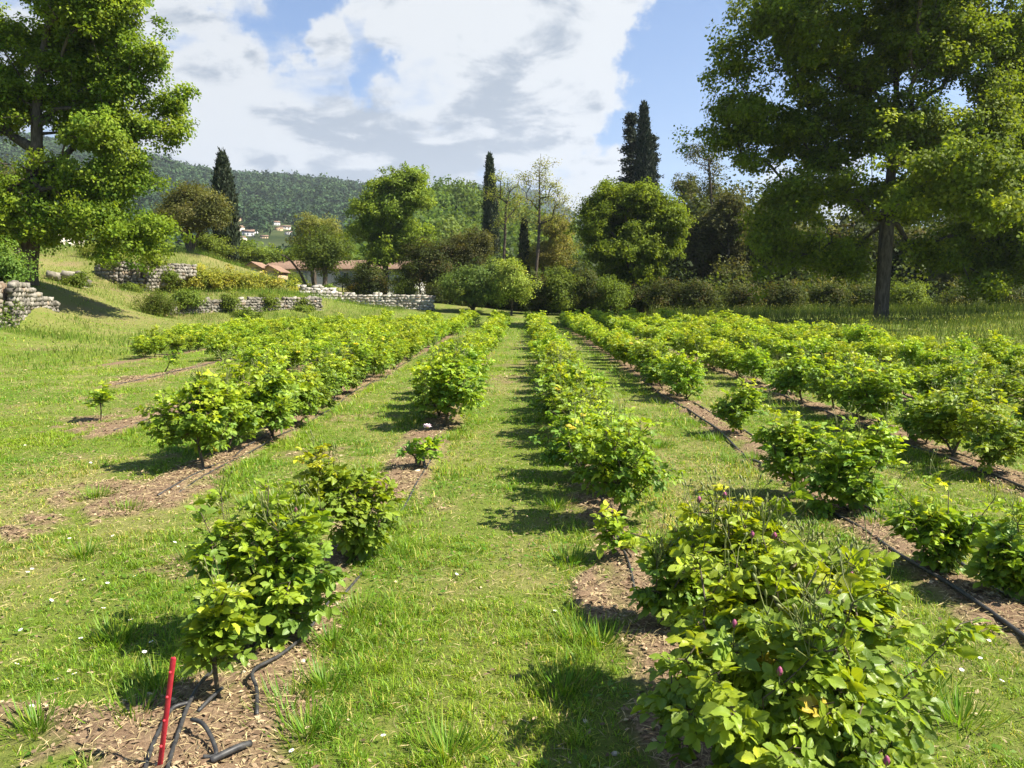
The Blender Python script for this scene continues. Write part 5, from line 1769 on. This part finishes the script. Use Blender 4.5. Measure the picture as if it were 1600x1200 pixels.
# mulch, chips and dry stalks on the bare strips
r = np.random.default_rng(531)
n = 420000
y = np.sqrt(r.random(n) * (17 ** 2 - 1.7 ** 2) + 1.7 ** 2)
y = np.where(r.random(n) < .45, 1.7 + 6 * r.random(n), y)
x = (r.random(n) * 2 - 1) * (.74 * y + .7)
so = soil_mask(x, y)
st = r.random(n) < .5
keep = r.random(n) < np.clip(so - .2, 0, 1) * 1.25 + np.where(st, .10 + .25 * dry_mask(x, y), .02)
x, y, st = x[keep], y[keep], st[keep]
n = len(x)
p = np.stack([x, y, ground_z(x, y) + .02 * so[keep] + r.uniform(.002, .016, n)], -1)
a_ = r.random(n) * 6.28
v, f = kites(p, np.stack([np.cos(a_), np.sin(a_), r.normal(0, .25, n)], -1), unit(np.stack([r.normal(0, .6, n), r.normal(0, .6, n), np.ones(n)], -1)),
             np.where(st, r.uniform(.03, .075, n), r.uniform(.010, .034, n)) * (1 + y / 16), np.where(st, r.uniform(.0015, .003, n), r.uniform(.006, .015, n)) * (1 + y / 16), .06)
c = pick([(4, (.23, .155, .095)), (3, (.32, .235, .145)), (3, (.12, .078, .05)), (2, (.42, .34, .20))], n, r, .2)
c[st] = pick([(3, (.42, .34, .17)), (1, (.28, .2, .11))], int(st.sum()), r, .15)
lt = build('mulch', v, f, M_LITTER, color=np.repeat(c, 4, 0))
tag(lt, 'brown mulch chips and dry stalks on the bare planting strips', 'mulch', kind='stuff')

#SMALL
# ------------------------------------------------------------------ pipes


def pipe(label, pts, rad=.0075, per=5, seed=0, ends=True, name='irrigation_pipe', sag=True):
    r = np.random.default_rng(seed + 600)
    q = []
    for p in pts:
        z = float(ground_z(p[0], p[1])) + .03 * float(soil_mask(np.array([p[0]]), np.array([p[1]]))[0]) + rad * 0.9 + (p[2] if len(p) > 2 else 0.0)
        q.append((p[0], p[1], z))
    pp = catmull(np.array(q), per)
    V, Fs = sweep(pp, rad, 9)
    o = build(name, V, Fs, M_HOSE, smooth=True)
    return tag(o, label, 'pipe')


def row_pipe(label, xr, off, ya, yb, seed, rad=.0075, step=.5):
    r = np.random.default_rng(seed + 640)
    ys = np.arange(ya, yb, step)
    dip = lambda: -rad * 1.1 if r.random() < .22 else max(0, r.normal(0, .006))
    ph = r.random() * 6
    return pipe(label, [(xr + off + .035 * math.sin(y_ * 1.1 + ph) + r.normal(0, .014), y_, dip()) for y_ in ys], rad, 4, seed)


def gxy(*pp):
    return [tuple(G(a, b)[:2]) + ((z,) if z else ()) for a, b, z in pp]


pipe('black pipe left of the sapling, running to the bottom edge beside the red stake', gxy((338, 1050, .015), (318, 1083, .02), (297, 1117, .01), (280, 1160, 0), (268, 1200, 0), (258, 1240, 0)), .0078)
pipe('grey streaked pipe end passing just left behind the red stake', gxy((296, 1118, .012), (270, 1128, .01), (250, 1158, 0), (236, 1192, 0), (224, 1235, 0)), .0078)
pipe('short straight black pipe offcut at the sapling foot', gxy((348, 1097, .03), (330, 1113, .02), (310, 1130, .005)), .0078)
pipe('short curved black pipe offcut in dry grass near the bottom edge', gxy((301, 1152, .03), (318, 1163, .04), (332, 1178, .02), (338, 1195, 0), (318, 1199, 0)), .0078)
pipe('black pipe piece with a kinked end on soil right of the sapling', gxy((520, 945, .01), (480, 1000, .01), (440, 1040, .015), (397, 1073, .03), (402, 1096, .01), (402, 1130, 0)), .0075)
pipe('black pipe lying along the bottom edge between grass tufts', gxy((330, 1206, 0), (355, 1196, .01), (375, 1186, .01), (392, 1176, 0)), .012)
pipe('upright looped pipe end beside the pale flowered cut back rose', gxy((664, 738, 0), (662, 728, .06), (668, 712, .10), (678, 706, .05), (690, 690, 0)), .015)
row_pipe('black drip pipe along the row at the left edge of the grass path', -1.07, .16, 3.9, 24, 1)
row_pipe('black drip pipe along the second row left of the grass path', -2.95, .20, 6.0, 24, 2)
row_pipe('second black drip pipe beside the front bush of the second left row', -2.95, .05, 5.9, 12, 3)
row_pipe('black drip pipe through the bare soil of the third left row', -4.95, .12, 8.9, 22, 4)
row_pipe('black drip pipe in the bare soil of the fourth left row', -7.45, .10, 13.8, 26, 5)
row_pipe('black drip pipe under the row at the right edge of the grass path', .66, -.06, 3.9, 20, 6)
row_pipe('thick black pipe nearest the grass in the second right row', 2.45, -.16, 2.6, 15, 7, .012)
row_pipe('black pipe on the far side of the second right row', 2.45, .14, 2.6, 15, 8, .011)
row_pipe('black pipe on the near side of the third right row', 4.3, -.14, 4.6, 17, 9, .012)
row_pipe('black pipe on the far side of the third right row', 4.3, .12, 4.6, 17, 10, .0078)
row_pipe('black drip pipe under the fourth right row', 6.1, -.1, 7, 20, 11, .011)

for k, (px, py, wd, ht, Yd, lab) in enumerate([
        (205, 452, 16, 8, 44, 'low weed clump at the foot of the steep pale rubble wall'),
        (235, 408, 20, 8, 45, 'weed clump topping the right end of the steep pale rubble wall'),
        (172, 408, 14, 8, 45, 'weed clump topping the left end of the steep pale rubble wall'),
        (265, 432, 16, 12, 46.5, 'leafy clump swallowing the sloping end of the upper rubble wall'),
        (355, 470, 14, 7, 42.5, 'trailing weed clump on the crest of the long lower rubble wall'),
        (420, 468, 13, 8, 45, 'small green clump growing out of the long lower rubble wall'),
        (385, 492, 22, 7, 42.5, 'weed clump at the foot of the long lower rubble wall'),
        (470, 488, 18, 8, 46, 'weed clump before the right end of the long lower rubble wall'),
        (470, 474, 10, 8, 46.5, 'ivy clump over the right part of the long lower rubble wall'),
        (512, 452, 12, 6, 58, 'grassy clump over the soil gap of the short dark wall'),
        (120, 440, 14, 8, 39.5, 'green clump among the grey boulders under the oak')]):
    tree('shrub', lab, 'shrub', Yd, [(px, py + ht + 2), (px, py + ht * .5), (px, py)], [(px, py, wd, ht), (px + wd * .4, py + ht * .3, wd * .5, ht * .6)], 60, 44, 0.10, FRESH, 0.02, 0.24, 800 + k, r_tip=.005, group='weed clumps on the rubble walls')

# ------------------------------------------------------------------ red stake
b = G(250, 1213)
b[2] = gz(b[0], b[1])
tp = P(271, 1027, b[1] + .02)
rt = thing('stake', 'red painted metal stake with small studs leaning in bare soil at lower left', 'stake', b)
ax = unit(tp - b)
H = np.linalg.norm(tp - b)
u = unit(np.cross(ax, [0, 1.0, 0.2]))
if u[0] < 0:
    u = -u
v_ = np.cross(ax, u)
if v_[1] > 0:
    v_ = -v_
prof = np.array([(-.012, 0.0), (-.0105, -.0035), (-.001, -.0035), (-.001, -.013), (.003, -.013), (.003, -.0035), (.0105, -.0035), (.012, 0.0), (.0105, .002), (-.0105, .002)]) * 0.75
lv = [(-.25, 1.0), (H * .4, 1.0), (H * .86, 1.0), (H * .90, 1.08), (H * .985, 1.08), (H, .8)]
V = np.concatenate([b * 0 + ax * h + (prof[:, :1] * u + prof[:, 1:] * v_) * k for h, k in lv])
n = len(prof)
i = np.arange(n)
j = (i + 1) % n
Fq = np.concatenate([np.stack([q * n + i, q * n + j, (q + 1) * n + j, (q + 1) * n + i], 1) for q in range(len(lv) - 1)])
build('post', V, [Fq, np.array([i[::-1], (len(lv) - 1) * n + i])], M_RED, rt)
for k in (.22, .45, .66, .88):
    c = ax * H * k + v_ * .013
    V, Fs = sweep([c - v_ * .002, c + v_ * .004, c + v_ * .0055], [.005, .0048, .002], 8)
    build('stud', V, Fs, M_RED, rt, smooth=True)

# ------------------------------------------------------------------ stones, daisies, leaf pile
r = np.random.default_rng(700)
ico = bmesh_v = None


def pebble(p, s, seed):
    rr = np.random.default_rng(seed)
    q = BLK_V / np.linalg.norm(BLK_V, axis=1, keepdims=True)
    q = q * (1 + .22 * rr.standard_normal((len(q), 1))) * np.array([1, rr.uniform(.6, 1), rr.uniform(.45, .7)]) * s
    q = rot_z(q, rr.random() * 6)
    o = build('stone', q, BLK_F, M_STONE, color=np.tile(np.array([.50, .43, .32]) * rr.uniform(.8, 1.15), (len(q), 1)), loc=(p[0], p[1], gz(p[0], p[1]) + s * .25))
    return o


for k, (px, py, sz) in enumerate([(246, 1067, .022), (231, 1089, .016), (236, 1093, .01), (327, 1081, .0078), (381, 1059, .012), (434, 1008, .015), (417, 1013, .02), (474, 1041, .015), (652, 741, .03), (527, 950, .014), (465, 1055, .012), (300, 1052, .01), (585, 905, .0078), (960, 1180, .014), (915, 1130, .012)]):
    tag(pebble(G(px, py), sz, 710 + k), 'small pale limestone pebble lying on the bare planting soil', 'stone', 'pebbles on the bare soil')

Nd = 9
dv, df, dm_ = [], [], []
ang = np.arange(Nd) * 2 * math.pi / Nd
ax = np.stack([np.cos(ang), np.sin(ang), np.full(Nd, .18)], -1)
v, f = kites(np.stack([np.cos(ang) * .003, np.sin(ang) * .003, np.full(Nd, .045)], -1), ax, np.tile([0, 0, 1.0], (Nd, 1)), .0125, .008, .02)
V2, F2 = sweep([(0, 0, .043), (0, 0, .0475), (0, 0, .049)], [.0042, .004, .0015], 8)
V3, F3 = sweep([(0, 0, 0), (.003, .001, .025), (0, 0, .044)], [.0012, .001, .001], 5, False)
V = np.concatenate([v, V2, V3])
fq_ = np.concatenate([f, F2[0] + len(v), F3[0] + len(v) + len(V2)])
mi = np.concatenate([np.zeros(len(f)), np.ones(len(F2[0])), np.full(len(F3[0]), 2), np.ones(len(F2[1]))]).astype(int)
d0 = build('daisy', V, [fq_, F2[1] + len(v)], [M_WHITE, M_YELLOW, M_GREENSTEM], matidx=mi)
spots_d = [(300, 1030), (225, 1030), (240, 1015), (92, 1074), (119, 1066), (48, 1118), (37, 990), (42, 903), (31, 900), (49, 897), (133, 913), (167, 918), (214, 907), (205, 978), (126, 1006), (75, 945), (160, 960), (20, 1050), (330, 805), (460, 1182),
           (280, 770), (310, 690), (55, 640), (50, 620), (270, 855), (110, 850), (20, 830), (70, 770), (600, 1160), (660, 1010), (710, 905), (865, 965), (1530, 1040), (1560, 1075), (1540, 1010), (1500, 1055), (180, 845), (95, 720), (40, 700), (140, 730)]
for k, (px, py) in enumerate(spots_d):
    p = G(px, py)
    o = d0 if k == 0 else d0.copy()
    if k:
        col.objects.link(o)
    s_ = 0.62 + .035 * p[1]
    o.location = (p[0], p[1], gz(p[0], p[1]))
    o.rotation_euler = (r.normal(0, .25), r.normal(0, .25), r.random() * 6)
    o.scale = (s_, s_, s_)
    tag(o, 'tiny white daisy standing in the mown grass', 'daisy', 'daisies in the lawn')

p = G(822, 493)
n = 2600
a_ = r.random(n) * 6.28
q = r.random(n) ** .5
xx, yy = q * np.cos(a_) * .95, q * np.sin(a_) * .7
zz = .42 * (1 - q ** 2) * (.8 + .4 * vnoise(xx * 3, yy * 3, 5)) * r.uniform(.75, 1.03, n)
v, f = kites(np.stack([xx, yy, zz], -1), r.standard_normal((n, 3)), unit(r.standard_normal((n, 3)) * .6 + np.array([0, 0, 1])), r.uniform(.07, .14, n), r.uniform(.05, .09, n), .1)
o = build('leaf_pile', v, f, M_LITTER, color=np.repeat(pick([(3, (.30, .14, .08)), (2, (.42, .22, .13)), (2, (.2, .1, .06))], n, r), 4, 0), loc=(p[0], p[1], gz(p[0], p[1])))
tag(o, 'reddish brown heap of dry leaves at the far end of the grass path', 'leaf pile')

#HAZE
m = bpy.data.materials.new('air')
m.use_nodes = True
t = NT(m.node_tree)
vo = t.n('ShaderNodeVolumePrincipled', ins={'Color': (0.80, 0.88, 1.0, 1), 'Density': 0.00015, 'Anisotropy': 0.2})
o_ = t.n('ShaderNodeOutputMaterial')
t.t.links.new(vo.outputs[0], o_.inputs['Volume'])
a = Acc()
a.box((-5200, -900, -20), (5200, 5600, 900))
hz = a.make('haze', m)
tag(hz, 'thin blue summer haze over the far hills', 'haze', kind='stuff')
